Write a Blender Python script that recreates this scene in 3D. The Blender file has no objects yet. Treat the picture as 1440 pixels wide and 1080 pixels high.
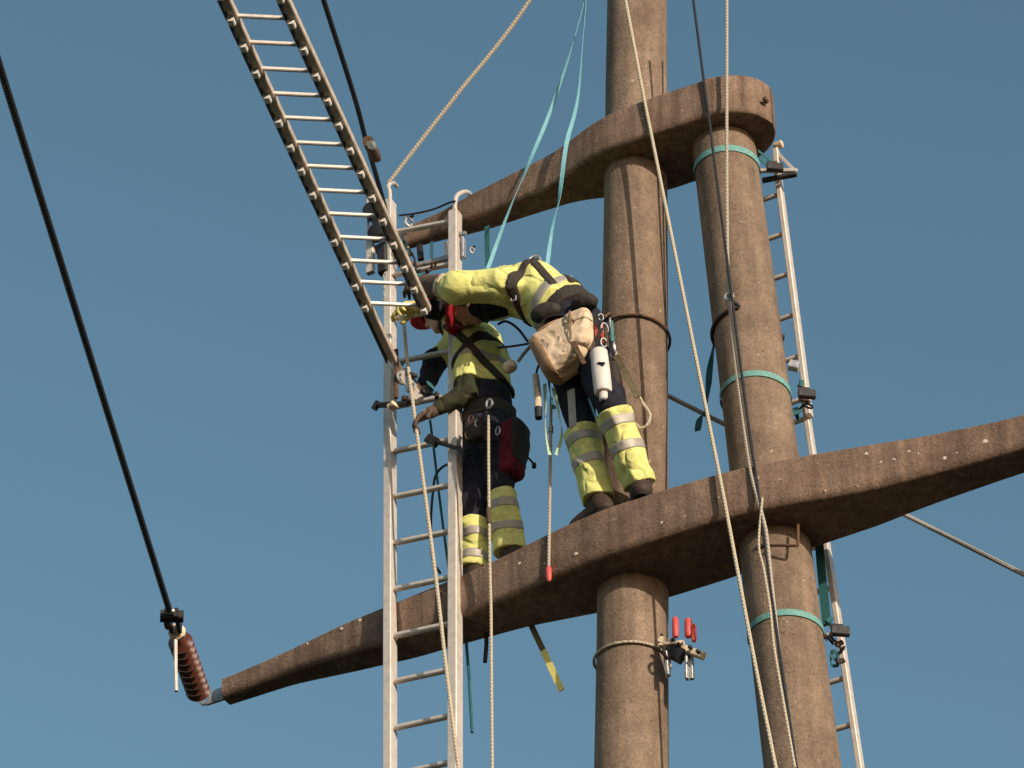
import bpy, math, random
import numpy as np
from mathutils import Vector, Matrix

sc = bpy.context.scene
random.seed(7)
rng = np.random.default_rng(7)
R_ = math.radians

# ------------------------------------------------------------------ camera
CAM = np.array([0.0, 0.0, 1.7]); ELEV = R_(40); FPX = 5190.0
cd = bpy.data.cameras.new('camera'); cam = bpy.data.objects.new('camera', cd); sc.collection.objects.link(cam)
cam.location = CAM; cam.rotation_euler = (R_(90) + ELEV, 0, 0)
cd.sensor_width = 36; cd.lens = 36 * FPX / 1440; cd.clip_start = 0.5; cd.clip_end = 6000
sc.camera = cam

# ------------------------------------------------------------------ world, sun, exposure
SUN_AZ, SUN_EL = R_(146), R_(17)      # clockwise from +Y, above the horizon
w = bpy.data.worlds.new('World'); sc.world = w; w.use_nodes = True
nt = w.node_tree; nt.nodes.clear()
sky = nt.nodes.new('ShaderNodeTexSky'); sky.sky_type = 'NISHITA'; sky.sun_disc = False
sky.sun_elevation = SUN_EL; sky.sun_rotation = SUN_AZ; sky.altitude = 300
sky.air_density = 1.0; sky.dust_density = 1.0; sky.ozone_density = 0.35
hsv = nt.nodes.new('ShaderNodeHueSaturation'); hsv.inputs['Saturation'].default_value = 1.10; hsv.inputs['Hue'].default_value = 0.478
hsv.inputs['Value'].default_value = 1.0
bg = nt.nodes.new('ShaderNodeBackground'); bg.inputs['Strength'].default_value = 0.150
out = nt.nodes.new('ShaderNodeOutputWorld')
nt.links.new(sky.outputs[0], hsv.inputs['Color']); nt.links.new(hsv.outputs[0], bg.inputs[0]); nt.links.new(bg.outputs[0], out.inputs[0])
ld = bpy.data.lights.new('sun', 'SUN'); ld.energy = 4.5; ld.angle = R_(0.5); ld.color = (1.0, 0.86, 0.70)
sun = bpy.data.objects.new('sun', ld); sc.collection.objects.link(sun)
to_sun = Vector((math.sin(SUN_AZ) * math.cos(SUN_EL), math.cos(SUN_AZ) * math.cos(SUN_EL), math.sin(SUN_EL)))
sun.rotation_euler = to_sun.to_track_quat('Z', 'Y').to_euler(); sun.location = (6, -8, 20)
sc.view_settings.view_transform = 'Standard'; sc.view_settings.look = 'None'
sc.view_settings.exposure = -0.08; sc.view_settings.gamma = 1; sc.view_settings.use_curve_mapping = False

# ------------------------------------------------------------------ survey helpers: the beam frame (s along the crossarm, off towards the viewer, z up)
O0 = np.array([0.59433121, 14.57341223, 0.0])
Uv = np.array([0.88435652, -0.46681212, 0.0]); Nv = np.array([-0.46681212, -0.88435652, 0.0]); Zv = np.array([0, 0, 1.0])
_F = np.array([0, math.cos(ELEV), math.sin(ELEV)]); _U = np.array([0, -math.sin(ELEV), math.cos(ELEV)]); _X = np.array([1.0, 0, 0])
def B(s, off, z): return O0 + s * Uv + off * Nv + z * Zv
def _ray(x, y): return _F + _X * (x - 720) / FPX + _U * (540 - y) / FPX
def Q(x, y, off):          # where the sight line of a survey reading meets the vertical plane 'off' in front of the pole row
    d = _ray(x, y); t = (off - (CAM - O0) @ Nv) / (d @ Nv); return CAM + d * t
def QZ(x, y, z):           # where it meets the level z
    d = _ray(x, y); return CAM + d * (z - CAM[2]) / d[2]
def SO(p): p = np.asarray(p); return float((p - O0) @ Uv), float((p - O0) @ Nv)
def PY(p): q = np.asarray(p) - CAM; return 540 - FPX * (q @ _U) / (q @ _F)

# ------------------------------------------------------------------ materials
def newmat(name):
    m = bpy.data.materials.new(name); m.use_nodes = True; n = m.node_tree.nodes; b = n['Principled BSDF']; return m, m.node_tree, b
def plain(name, col, rough=0.6, metal=0.0, var=0.15, scale=30, bump=0.15, spec=0.4, coord='Object'):
    m, t, b = newmat(name)
    tc = t.nodes.new('ShaderNodeTexCoord'); no = t.nodes.new('ShaderNodeTexNoise'); no.inputs['Scale'].default_value = scale; no.inputs['Detail'].default_value = 6
    t.links.new(tc.outputs[coord], no.inputs['Vector'])
    mr = t.nodes.new('ShaderNodeMapRange'); mr.inputs['From Min'].default_value = .3; mr.inputs['From Max'].default_value = .7
    mr.inputs['To Min'].default_value = 1 - var; mr.inputs['To Max'].default_value = 1 + var
    t.links.new(no.outputs['Fac'], mr.inputs['Value'])
    mx = t.nodes.new('ShaderNodeVectorMath'); mx.operation = 'SCALE'; mx.inputs[0].default_value = col
    t.links.new(mr.outputs[0], mx.inputs['Scale']); t.links.new(mx.outputs[0], b.inputs['Base Color'])
    b.inputs['Roughness'].default_value = rough; b.inputs['Metallic'].default_value = metal; b.inputs['Specular IOR Level'].default_value = spec
    if bump:
        bp = t.nodes.new('ShaderNodeBump'); bp.inputs['Strength'].default_value = bump; bp.inputs['Distance'].default_value = .01
        t.links.new(no.outputs['Fac'], bp.inputs['Height']); t.links.new(bp.outputs[0], b.inputs['Normal'])
    return m
def cloth(name, col, rough=.85, metal=0, var=.15, scale=25, bump=.3, spec=.2):
    m = plain(name, col, rough, metal, var, scale, 0, spec); t = m.node_tree; b = t.nodes['Principled BSDF']; N = t.nodes.new; L = t.links.new
    tc = N('ShaderNodeTexCoord'); n1 = N('ShaderNodeTexNoise'); n1.inputs['Scale'].default_value = 9; n1.inputs['Detail'].default_value = 5; n1.inputs['Distortion'].default_value = 1.2; L(tc.outputs['Object'], n1.inputs['Vector'])
    gr = N('ShaderNodeMapRange'); gr.inputs['From Min'].default_value = .56; gr.inputs['From Max'].default_value = .78; gr.inputs['To Max'].default_value = .40; L(n1.outputs['Fac'], gr.inputs['Value'])
    mx = N('ShaderNodeMix'); mx.data_type = 'RGBA'; src = b.inputs['Base Color'].links[0].from_socket; L(gr.outputs[0], mx.inputs[0]); L(src, mx.inputs[6]); mx.inputs[7].default_value = (col[0]*.45, col[1]*.42, col[2]*.5, 1); L(mx.outputs[2], b.inputs['Base Color'])
    wv = N('ShaderNodeTexVoronoi'); wv.feature = 'DISTANCE_TO_EDGE'; wv.inputs['Scale'].default_value = 5; nd = N('ShaderNodeTexNoise'); nd.inputs['Scale'].default_value = 5; L(tc.outputs['Object'], nd.inputs['Vector'])
    mxv = N('ShaderNodeMix'); mxv.data_type = 'RGBA'; mxv.inputs[0].default_value = .35; L(tc.outputs['Object'], mxv.inputs[6]); L(nd.outputs['Color'], mxv.inputs[7]); L(mxv.outputs[2], wv.inputs['Vector'])
    cl = N('ShaderNodeMapRange'); cl.inputs['From Max'].default_value = .12; L(wv.outputs['Distance'], cl.inputs['Value'])
    ad = N('ShaderNodeMath'); ad.operation = 'ADD'; L(cl.outputs[0], ad.inputs[0]); L(n1.outputs['Fac'], ad.inputs[1])
    bp = N('ShaderNodeBump'); bp.inputs['Strength'].default_value = .56; bp.inputs['Distance'].default_value = .017; L(ad.outputs[0], bp.inputs['Height']); L(bp.outputs[0], b.inputs['Normal']); return m
def concrete(name, c0, c1, cdark, streak=6.0):
    m, t, b = newmat(name)
    N = t.nodes.new; L = t.links.new
    tc = N('ShaderNodeTexCoord')
    n1 = N('ShaderNodeTexNoise'); n1.inputs['Scale'].default_value = 2.3; n1.inputs['Detail'].default_value = 8; n1.inputs['Roughness'].default_value = .65
    L(tc.outputs['Object'], n1.inputs['Vector'])
    mp = N('ShaderNodeMapping'); mp.inputs['Scale'].default_value = (streak * 2, streak * 2, .8); L(tc.outputs['Object'], mp.inputs['Vector'])
    n2 = N('ShaderNodeTexNoise'); n2.inputs['Scale'].default_value = 1.6; n2.inputs['Detail'].default_value = 7; L(mp.outputs[0], n2.inputs['Vector'])
    n3 = N('ShaderNodeTexNoise'); n3.inputs['Scale'].default_value = 70; n3.inputs['Detail'].default_value = 5; n3.inputs['Roughness'].default_value = .7; L(tc.outputs['Object'], n3.inputs['Vector'])
    vo = N('ShaderNodeTexVoronoi'); vo.inputs['Scale'].default_value = 34; L(tc.outputs['Object'], vo.inputs['Vector'])
    r1 = N('ShaderNodeValToRGB'); r1.color_ramp.elements[0].position = .32; r1.color_ramp.elements[1].position = .68
    r1.color_ramp.elements[0].color = (*c0, 1); r1.color_ramp.elements[1].color = (*c1, 1); L(n1.outputs['Fac'], r1.inputs[0])
    r2 = N('ShaderNodeValToRGB'); r2.color_ramp.elements[0].position = .40; r2.color_ramp.elements[1].position = .72
    r2.color_ramp.elements[0].color = (0, 0, 0, 1); r2.color_ramp.elements[1].color = (.75, .75, .75, 1); L(n2.outputs['Fac'], r2.inputs[0])
    mx = N('ShaderNodeMix'); mx.data_type = 'RGBA'; L(r2.outputs[0], mx.inputs[0]); L(r1.outputs[0], mx.inputs[6]); mx.inputs[7].default_value = (*cdark, 1)
    mr = N('ShaderNodeMapRange'); mr.inputs['From Min'].default_value = .3; mr.inputs['From Max'].default_value = .7; mr.inputs['To Min'].default_value = .72; mr.inputs['To Max'].default_value = 1.28
    L(n3.outputs['Fac'], mr.inputs['Value'])
    sc_ = N('ShaderNodeVectorMath'); sc_.operation = 'SCALE'; L(mx.outputs[2], sc_.inputs[0]); L(mr.outputs[0], sc_.inputs['Scale'])
    # dark lichen and damp blotches, pale efflorescence flecks
    n4 = N('ShaderNodeTexNoise'); n4.inputs['Scale'].default_value = 7.5; n4.inputs['Detail'].default_value = 9; n4.inputs['Roughness'].default_value = .72; L(tc.outputs['Object'], n4.inputs['Vector'])
    m4 = N('ShaderNodeMapRange'); m4.inputs['From Min'].default_value = .36; m4.inputs['From Max'].default_value = .64; m4.inputs['To Min'].default_value = .80; m4.inputs['To Max'].default_value = 1.17; L(n4.outputs['Fac'], m4.inputs['Value'])
    s4 = N('ShaderNodeVectorMath'); s4.operation = 'SCALE'; L(sc_.outputs[0], s4.inputs[0]); L(m4.outputs[0], s4.inputs['Scale']); sc_ = s4
    n5 = N('ShaderNodeTexNoise'); n5.inputs['Scale'].default_value = 26; n5.inputs['Detail'].default_value = 3; L(tc.outputs['Object'], n5.inputs['Vector'])
    m5 = N('ShaderNodeMapRange'); m5.inputs['From Min'].default_value = .70; m5.inputs['From Max'].default_value = .76; m5.inputs['To Max'].default_value = .7; L(n5.outputs['Fac'], m5.inputs['Value'])
    x5 = N('ShaderNodeMix'); x5.data_type = 'RGBA'; L(m5.outputs[0], x5.inputs[0]); L(sc_.outputs[0], x5.inputs[6]); x5.inputs[7].default_value = (.55, .46, .38, 1)
    class _o: outputs = [x5.outputs[2]]
    sc_ = _o
    # small pits
    rp = N('ShaderNodeMapRange'); rp.inputs['From Min'].default_value = .05; rp.inputs['From Max'].default_value = .16; L(vo.outputs['Distance'], rp.inputs['Value'])
    L(sc_.outputs[0], b.inputs['Base Color']); b.inputs['Roughness'].default_value = .92; b.inputs['Specular IOR Level'].default_value = .2
    ad = N('ShaderNodeMath'); ad.operation = 'ADD'; L(n3.outputs['Fac'], ad.inputs[0]); L(rp.outputs[0], ad.inputs[1])
    bp = N('ShaderNodeBump'); bp.inputs['Strength'].default_value = .8; bp.inputs['Distance'].default_value = .008; L(ad.outputs[0], bp.inputs['Height']); L(bp.outputs[0], b.inputs['Normal'])
    return m
def ropemat(name, col, rough=.85, stripe=None):
    m, t, b = newmat(name); N = t.nodes.new; L = t.links.new
    tc = N('ShaderNodeTexCoord'); wv = N('ShaderNodeTexWave'); wv.bands_direction = 'DIAGONAL'; wv.inputs['Scale'].default_value = 28; wv.inputs['Distortion'].default_value = 1
    L(tc.outputs['Object'], wv.inputs['Vector'])
    mx = N('ShaderNodeMix'); mx.data_type = 'RGBA'; L(wv.outputs['Fac'], mx.inputs[0])
    c2 = stripe or tuple(c * .6 for c in col)
    mx.inputs[6].default_value = (*c2, 1); mx.inputs[7].default_value = (*col, 1); L(mx.outputs[2], b.inputs['Base Color'])
    b.inputs['Roughness'].default_value = rough; b.inputs['Specular IOR Level'].default_value = .25
    bp = N('ShaderNodeBump'); bp.inputs['Strength'].default_value = .5; bp.inputs['Distance'].default_value = .004; L(wv.outputs['Fac'], bp.inputs['Height']); L(bp.outputs[0], b.inputs['Normal'])
    return m
M = {
 'pole': concrete('weathered_pole_concrete', (.208, .147, .103), (.290, .212, .153), (.140, .098, .069), 5),
 'arm': concrete('weathered_arm_concrete', (.20, .130, .092), (.285, .195, .140), (.108, .068, .049), 7),
 'chip': plain('pale_chipped_concrete', (.62, .52, .42), .9, var=.3, scale=60),
 'alu': plain('brushed_aluminium', (.64, .57, .50), .45, .25, .12, 25, .08),
 'galv': plain('galvanised_steel', (.42, .42, .41), .5, .6, .25, 40, .1),
 'dsteel': plain('dark_steel', (.035, .033, .032), .5, .4, .3, 50, .15),
 'rust': plain('rusty_steel', (.13, .07, .04), .8, .2, .4, 45, .3),
 'frp': plain('brown_fibreglass', (.60, .50, .40), .5, .15, .25, 18, .1),
 'black': plain('black_rubber', (.015, .015, .016), .6, 0, .3, 60, .1),
 'rope': ropemat('cream_braided_rope', (.62, .54, .40)),
 'ropew': ropemat('white_braided_rope', (.52, .46, .37)),
 'ropedark': ropemat('dark_cord', (.035, .04, .05)),
 'cable': ropemat('dark_conductor', (.03, .03, .035), .5),
 'wire': ropemat('grey_stay_wire', (.40, .37, .33), .5),
 'teal': plain('teal_webbing', (.14, .33, .30), .7, 0, .2, 60, .2),
 'blue': plain('pale_blue_webbing', (.17, .42, .49), .7, 0, .15, 60, .2),
 'tealdark': plain('dark_teal_webbing', (.02, .11, .12), .8, 0, .2, 60, .2),
 'mint': plain('mint_webbing', (.42, .58, .42), .7, 0, .2, 60, .2),
 'hiviz': cloth('fluorescent_yellow_cloth', (.69, .68, .24), .85, 0, .12, 22, .35, .15),
 'refl': plain('grey_reflective_tape', (.36, .33, .28), .5, .1, .12, 30, .1),
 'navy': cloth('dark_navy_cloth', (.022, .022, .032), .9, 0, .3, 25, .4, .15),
 'boot': plain('brown_leather_boot', (.045, .026, .017), .7, 0, .4, 40, .3),
 'sole': plain('black_boot_sole', (.012, .011, .010), .8, 0, .3, 40, .3),
 'glove': plain('brown_leather_glove', (.10, .065, .045), .8, 0, .3, 50, .3),
 'gloveyellow': plain('yellow_work_glove', (.62, .52, .16), .8, 0, .25, 45, .3),
 'strap': plain('dark_harness_webbing', (.035, .028, .022), .85, 0, .3, 60, .2),
 'skin': plain('skin', (.48, .27, .18), .55, 0, .1, 40, .1),
 'hair': plain('dark_brown_hair', (.03, .018, .01), .7, 0, .3, 80, .4),
 'eyew': plain('eye_white', (.7, .68, .64), .3, 0, .05, 20, 0),
 'red': plain('red_helmet_plastic', (.42, .022, .035), .35, 0, .12, 12, .03, .5),
 'redgrip': plain('coral_red_grip', (.58, .09, .08), .5, 0, .15, 30, .1),
 'olivecloth': cloth('dark_olive_cloth', (.035, .038, .02), .9, 0, .3, 25, .35),
 'maroon': cloth('maroon_pack_cloth', (.13, .012, .018), .85, 0, .3, 25, .35),
 'chalk': plain('white_painted_steel', (.80, .77, .72), .5, 0, .08, 30, .05),
 'canvas': cloth('cream_canvas', (.66, .52, .36), .9, 0, .22, 9, .3),
 'canvasin': plain('brown_canvas_shade_and_trim', (.34, .21, .12), .9, 0, .3, 14, .3),  # bag rim and closing strap, also the shade painted on the bucket bag
 'whitepl': plain('off_white_plastic', (.66, .62, .56), .45, 0, .1, 14, .05),
 'porcelain': plain('red_brown_porcelain', (.085, .024, .014), .22, 0, .15, 10, .02, .6),
 'yellowstrap': plain('yellow_webbing', (.72, .64, .20), .75, 0, .15, 40, .2),
 'olive': plain('olive_webbing', (.12, .10, .05), .85, 0, .3, 40, .2),
 'ground': plain('rough_meadow', (.022, .026, .012), .95, 0, .4, .6, .3),
}

# ------------------------------------------------------------------ object helpers
def link(o, parent=None):
    sc.collection.objects.link(o)
    if parent is not None: o.parent = parent
    return o
def wloc(o):
    v = np.zeros(3)
    while o is not None: v = v + np.array(o.location); o = o.parent
    return v
def mesh_obj(name, verts, faces, mat, parent=None, smooth=True, auto=None):
    v = np.asarray(verts, float)
    if parent is not None: v = v - wloc(parent); loc = (0, 0, 0)
    else: loc = v.mean(0); loc = np.array([loc[0], loc[1], v[:, 2].min()]); v = v - loc
    me = bpy.data.meshes.new(name); me.from_pydata([tuple(p) for p in v], [], [tuple(map(int, f)) for f in faces]); me.update()
    if smooth:
        me.polygons.foreach_set('use_smooth', [True] * len(me.polygons))
        if auto is not None:
            try: me.set_sharp_from_angle(angle=R_(auto))
            except Exception: pass
    me.materials.append(M[mat]); o = bpy.data.objects.new(name, me); o.location = loc
    return link(o, parent)
def tag(o, label=None, cat=None, group=None, kind=None):
    if label: o['label'] = label
    if cat: o['category'] = cat
    if group: o['group'] = group
    if kind: o['kind'] = kind
    return o
def thing(name, loc, label, cat, group=None):
    o = bpy.data.objects.new(name, None); o.location = tuple(loc); o.empty_display_size = .1; link(o)
    return tag(o, label, cat, group)
class MB:
    def __init__(s): s.v = []; s.f = []
    def add(s, v, f):
        n = len(s.v); s.v += [tuple(p) for p in v]; s.f += [tuple(i + n for i in q) for q in f]; return s
    def tube(s, pts, r, seg=8, cap=True):
        P = [np.asarray(p, float) for p in pts]; n = len(P); rr = r if hasattr(r, '__len__') else [r] * n
        t0 = P[1] - P[0]; t0 /= np.linalg.norm(t0); a = np.cross(t0, [0.3, 0.1, 1]);
        if np.linalg.norm(a) < .1: a = np.cross(t0, [1, 0, 0])
        a /= np.linalg.norm(a); V = []; Fc = []
        for i in range(n):
            t = P[min(i + 1, n - 1)] - P[max(i - 1, 0)]; t = t / (np.linalg.norm(t) + 1e-9)
            a = a - t * (a @ t); a /= np.linalg.norm(a); b = np.cross(t, a)
            for k in range(seg):
                th = 2 * math.pi * k / seg; V.append(P[i] + rr[i] * (math.cos(th) * a + math.sin(th) * b))
        for i in range(n - 1):
            for k in range(seg):
                k2 = (k + 1) % seg; Fc.append((i * seg + k, i * seg + k2, (i + 1) * seg + k2, (i + 1) * seg + k))
        if cap: Fc.append(tuple(range(seg - 1, -1, -1))); Fc.append(tuple((n - 1) * seg + k for k in range(seg)))
        return s.add(V, Fc)
    def bar(s, a, b, wdir, w, h, bev=0.0):      # rectangular bar from a to b, w along wdir, h across; bevelled corners
        a = np.asarray(a, float); b = np.asarray(b, float); t = b - a; t /= np.linalg.norm(t)
        x = np.asarray(wdir, float); x = x - t * (x @ t); x /= np.linalg.norm(x); y = np.cross(t, x)
        c = bev
        prof = [(-w/2, -h/2), (w/2, -h/2), (w/2, h/2), (-w/2, h/2)] if c == 0 else \
               [(-w/2+c, -h/2), (w/2-c, -h/2), (w/2, -h/2+c), (w/2, h/2-c), (w/2-c, h/2), (-w/2+c, h/2), (-w/2, h/2-c), (-w/2, -h/2+c)]
        k = len(prof); V = [p + u * x + v * y for p in (a, b) for u, v in prof]
        Fc = [(i, (i + 1) % k, k + (i + 1) % k, k + i) for i in range(k)] + [tuple(range(k - 1, -1, -1)), tuple(range(k, 2 * k))]
        return s.add(V, Fc)
    def ribbon(s, pts, wdirs, w, th=.003):
        P = [np.asarray(p, float) for p in pts]; n = len(P); V = []; Fc = []
        ww = w if hasattr(w, '__len__') else [w] * n
        for i in range(n):
            t = P[min(i + 1, n - 1)] - P[max(i - 1, 0)]; t /= np.linalg.norm(t) + 1e-9
            x = np.asarray(wdirs[i] if isinstance(wdirs, list) else wdirs, float); x = x - t * (x @ t); x /= np.linalg.norm(x); y = np.cross(t, x)
            for u, v in ((-1, -1), (1, -1), (1, 1), (-1, 1)): V.append(P[i] + u * ww[i] / 2 * x + v * th / 2 * y)
        for i in range(n - 1):
            for k in range(4): Fc.append((i*4+k, i*4+(k+1) % 4, i*4+4+(k+1) % 4, i*4+4+k))
        Fc += [(3, 2, 1, 0), tuple((n-1)*4+k for k in range(4))]
        return s.add(V, Fc)
    def lathe(s, a, d, prof, seg=20):           # prof: (distance along d, radius)
        a = np.asarray(a, float); d = np.asarray(d, float); d = d / np.linalg.norm(d); x = np.cross(d, [.2, .9, .3]); x /= np.linalg.norm(x); y = np.cross(d, x)
        V = []; Fc = []
        for h, r in prof:
            for k in range(seg): th = 2*math.pi*k/seg; V.append(a + d*h + r*(math.cos(th)*x + math.sin(th)*y))
        for i in range(len(prof)-1):
            for k in range(seg): k2 = (k+1) % seg; Fc.append((i*seg+k, i*seg+k2, (i+1)*seg+k2, (i+1)*seg+k))
        Fc += [tuple(range(seg-1, -1, -1)), tuple((len(prof)-1)*seg+k for k in range(seg))]
        return s.add(V, Fc)
    def torus(s, c, n, R, r, seg=24, rs=8, squash=1.0, up=None):
        c = np.asarray(c, float); n = np.asarray(n, float); n /= np.linalg.norm(n); x = np.cross(n, [.1, .2, 1]) if up is None else np.asarray(up, float)
        x = x - n*(x@n); x /= np.linalg.norm(x); y = np.cross(n, x); V = []; Fc = []
        for i in range(seg):
            a = 2*math.pi*i/seg; e = math.cos(a)*x + math.sin(a)*y*squash; er = e/np.linalg.norm(e)
            for k in range(rs): b = 2*math.pi*k/rs; V.append(c + R*e + r*(math.cos(b)*er + math.sin(b)*n))
        for i in range(seg):
            for k in range(rs): j = (i+1) % seg; k2 = (k+1) % rs; Fc.append((i*rs+k, j*rs+k, j*rs+k2, i*rs+k2))
        return s.add(V, Fc)
    def build(s, name, mat, parent=None, smooth=True, auto=35): return mesh_obj(name, s.v, s.f, mat, parent, smooth, auto)
def smooth_path(pts, n=24):
    P = np.array([np.asarray(p, float) for p in pts]); m = len(P)
    if m < 3: return [P[0] + (P[-1] - P[0]) * i / n for i in range(n + 1)]
    Pp = np.vstack([2*P[0]-P[1], P, 2*P[-1]-P[-2]]); out = []
    per = max(2, n // (m - 1))
    for i in range(m - 1):
        p0, p1, p2, p3 = Pp[i:i+4]
        for k in range(per):
            t = k / per; out.append(.5*((2*p1)+(-p0+p2)*t+(2*p0-5*p1+4*p2-p3)*t*t+(-p0+3*p1-3*p2+p3)*t**3))
    out.append(P[-1]); return out

# ------------------------------------------------------------------ implicit surfaces for bodies, cloth, bags (surface nets)
def caps(a, b, ra, rb=None):
    a = np.asarray(a, float); b = np.asarray(b, float); rb = ra if rb is None else rb
    def f(P):
        ab = b - a; t = np.clip(((P - a) @ ab) / (ab @ ab + 1e-12), 0, 1)
        return np.linalg.norm(P - a - t[..., None] * ab, axis=-1) - (ra + (rb - ra) * t)
    m = max(ra, rb); f.bb = (np.minimum(a, b) - m, np.maximum(a, b) + m); return f
def frame(fwd, up):
    f = np.asarray(fwd, float); f /= np.linalg.norm(f); u = np.asarray(up, float); u = u - f*(u@f); u /= np.linalg.norm(u); return np.array([f, np.cross(u, f), u])   # rows: forward, left, up
def ell(c, F, rad):
    c = np.asarray(c, float); rad = np.asarray(rad, float)
    def f(P):
        q = (P - c) @ F.T; k0 = np.linalg.norm(q / rad, axis=-1); k1 = np.linalg.norm(q / rad**2, axis=-1) + 1e-9
        return k0 * (k0 - 1) / k1
    f.bb = (c - rad.max(), c + rad.max()); return f
def box(c, F, half, r=.01):
    c = np.asarray(c, float); half = np.asarray(half, float)
    def f(P):
        q = np.abs((P - c) @ F.T) - (half - r)
        return np.linalg.norm(np.maximum(q, 0), axis=-1) + np.minimum(q.max(-1), 0) - r
    m = np.linalg.norm(half); f.bb = (c - m, c + m); return f
def union(fs, k=.02):
    lo_ = [g.bb[0] - .06 for g in fs]; hi_ = [g.bb[1] + .06 for g in fs]
    def f(P):
        a = P.reshape(-1, 3).min(0); b = P.reshape(-1, 3).max(0); d = None
        for g, l, h_ in zip(fs, lo_, hi_):
            if (l > b).any() or (h_ < a).any(): continue
            e = g(P)
            if d is None: d = e
            else: h = np.clip(.5 + .5*(e - d)/k, 0, 1); d = e*(1-h) + d*h - k*h*(1-h)
        return np.full(P.shape[:-1], .2) if d is None else d
    f.bb = (np.min([g.bb[0] for g in fs], 0), np.max([g.bb[1] for g in fs], 0)); return f
def inter(f0, *gs):
    def f(P):
        d = f0(P)
        for g in gs: d = np.maximum(d, g(P))
        return d
    bb = [np.array(f0.bb[0]), np.array(f0.bb[1])]
    for g in gs:
        if hasattr(g, 'bb'): bb[0] = np.maximum(bb[0], g.bb[0]); bb[1] = np.minimum(bb[1], g.bb[1])
    f.bb = tuple(bb); return f
def minus(f0, g):
    def f(P): return np.maximum(f0(P), -g(P))
    f.bb = f0.bb; return f
def grow(f0, e):
    def f(P): return f0(P) - e
    f.bb = (f0.bb[0] - e, f0.bb[1] + e); return f
def half(p, n):                     # keeps the side the normal points away from
    p = np.asarray(p, float); n = np.asarray(n, float); n = n/np.linalg.norm(n)
    return lambda P: (P - p) @ n
def slab(p, n, w):
    p = np.asarray(p, float); n = np.asarray(n, float); n = n/np.linalg.norm(n)
    return lambda P: np.abs((P - p) @ n) - w/2
def folds(f0, amp=.006, freq=22, dirn=(0, 0, 1), seed=0):
    r = np.random.default_rng(seed); D = r.normal(size=(7, 3)); D /= np.linalg.norm(D, axis=1)[:, None]; D += np.asarray(dirn)*.9; ph = r.uniform(0, 6.28, 7); fr = freq*r.uniform(.5, 1.7, 7)
    def f(P):
        s = 0
        for d, p, q in zip(D, ph, fr): s = s + np.sin(P @ d * q + p + 1.3*np.sin(P @ d[::-1] * q * .6 + p * 2))
        s = s / 3.0
        return f0(P) - amp * (1 - np.abs(s)) * 1.2 + amp*.5
    f.bb = (f0.bb[0] - amp*2, f0.bb[1] + amp*2); return f
def nets(f, h=.008):
    lo = f.bb[0] - 2.5*h; hi = f.bb[1] + 2.5*h; n = np.ceil((hi - lo)/h).astype(int) + 1
    V = np.full(n, .2); ax_ = [lo[i] + h*np.arange(n[i]) for i in range(3)]; T_ = 20
    for i in range(0, n[0], T_):
        for j in range(0, n[1], T_):
            for k in range(0, n[2], T_):
                P = np.stack(np.meshgrid(ax_[0][i:i+T_], ax_[1][j:j+T_], ax_[2][k:k+T_], indexing='ij'), -1)
                V[i:i+T_, j:j+T_, k:k+T_] = f(P)
    ins = V < 0
    nc = n - 1; acc = np.zeros((*nc, 3)); cnt = np.zeros(nc)
    corners = [(i, j, k) for i in (0, 1) for j in (0, 1) for k in (0, 1)]
    def sub(A, c): return A[c[0]:c[0]+nc[0], c[1]:c[1]+nc[1], c[2]:c[2]+nc[2]]
    for a in corners:
        for ax in range(3):
            if a[ax]: continue
            b = list(a); b[ax] = 1; va = sub(V, a); vb = sub(V, b); cr = (va < 0) != (vb < 0)
            t = np.where(cr, va/(va - vb + 1e-12*(va == vb)), 0)
            for d in range(3):
                acc[..., d] += np.where(cr, (a[d] + (t if d == ax else 0)), 0)
            cnt += cr
    m = cnt > 0; idx = -np.ones(nc, int); idx[m] = np.arange(m.sum())
    base = np.argwhere(m); verts = lo + h*(base + acc[m]/cnt[m][:, None]); faces = []
    for ax in range(3):
        o1, o2 = [(1, 2), (2, 0), (0, 1)][ax]
        sl = [slice(1, nc[i]) for i in range(3)]; sl[ax] = slice(0, nc[ax]); s2 = list(sl); s2[ax] = slice(1, nc[ax] + 1)
        A = ins[tuple(sl)]; Bn = ins[tuple(s2)]; e = np.argwhere(A != Bn)
        if not len(e): continue
        off0 = np.array([1, 1, 1]); off0[ax] = 0; e = e + off0; sg = ins[e[:, 0], e[:, 1], e[:, 2]]
        d1 = np.zeros(3, int); d1[o1] = 1; d2 = np.zeros(3, int); d2[o2] = 1
        q = [idx[tuple((e - x).T)] for x in (np.zeros(3, int), d1, d1 + d2, d2)]
        q = np.stack(q, 1); q[~sg] = q[~sg][:, ::-1]; faces.append(q)
    return verts, np.vstack(faces) if faces else np.zeros((0, 4), int)
def sdf_obj(name, f, mat, parent=None, h=.008, auto=None):
    v, q = nets(f, h)
    if not len(q): print('EMPTY', name); return None
    return mesh_obj(name, v, q, mat, parent, True, auto)

# ================================================================== GROUND
g = MB(); S = 2500; k = 24
V = [(S*math.cos(2*math.pi*i/k), S*math.sin(2*math.pi*i/k), 0) for i in range(k)]
g.add(V, [tuple(range(k))]); go = g.build('ground', 'ground', smooth=False); tag(go, 'rough dark green meadow below the tower', kind='structure')

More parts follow.
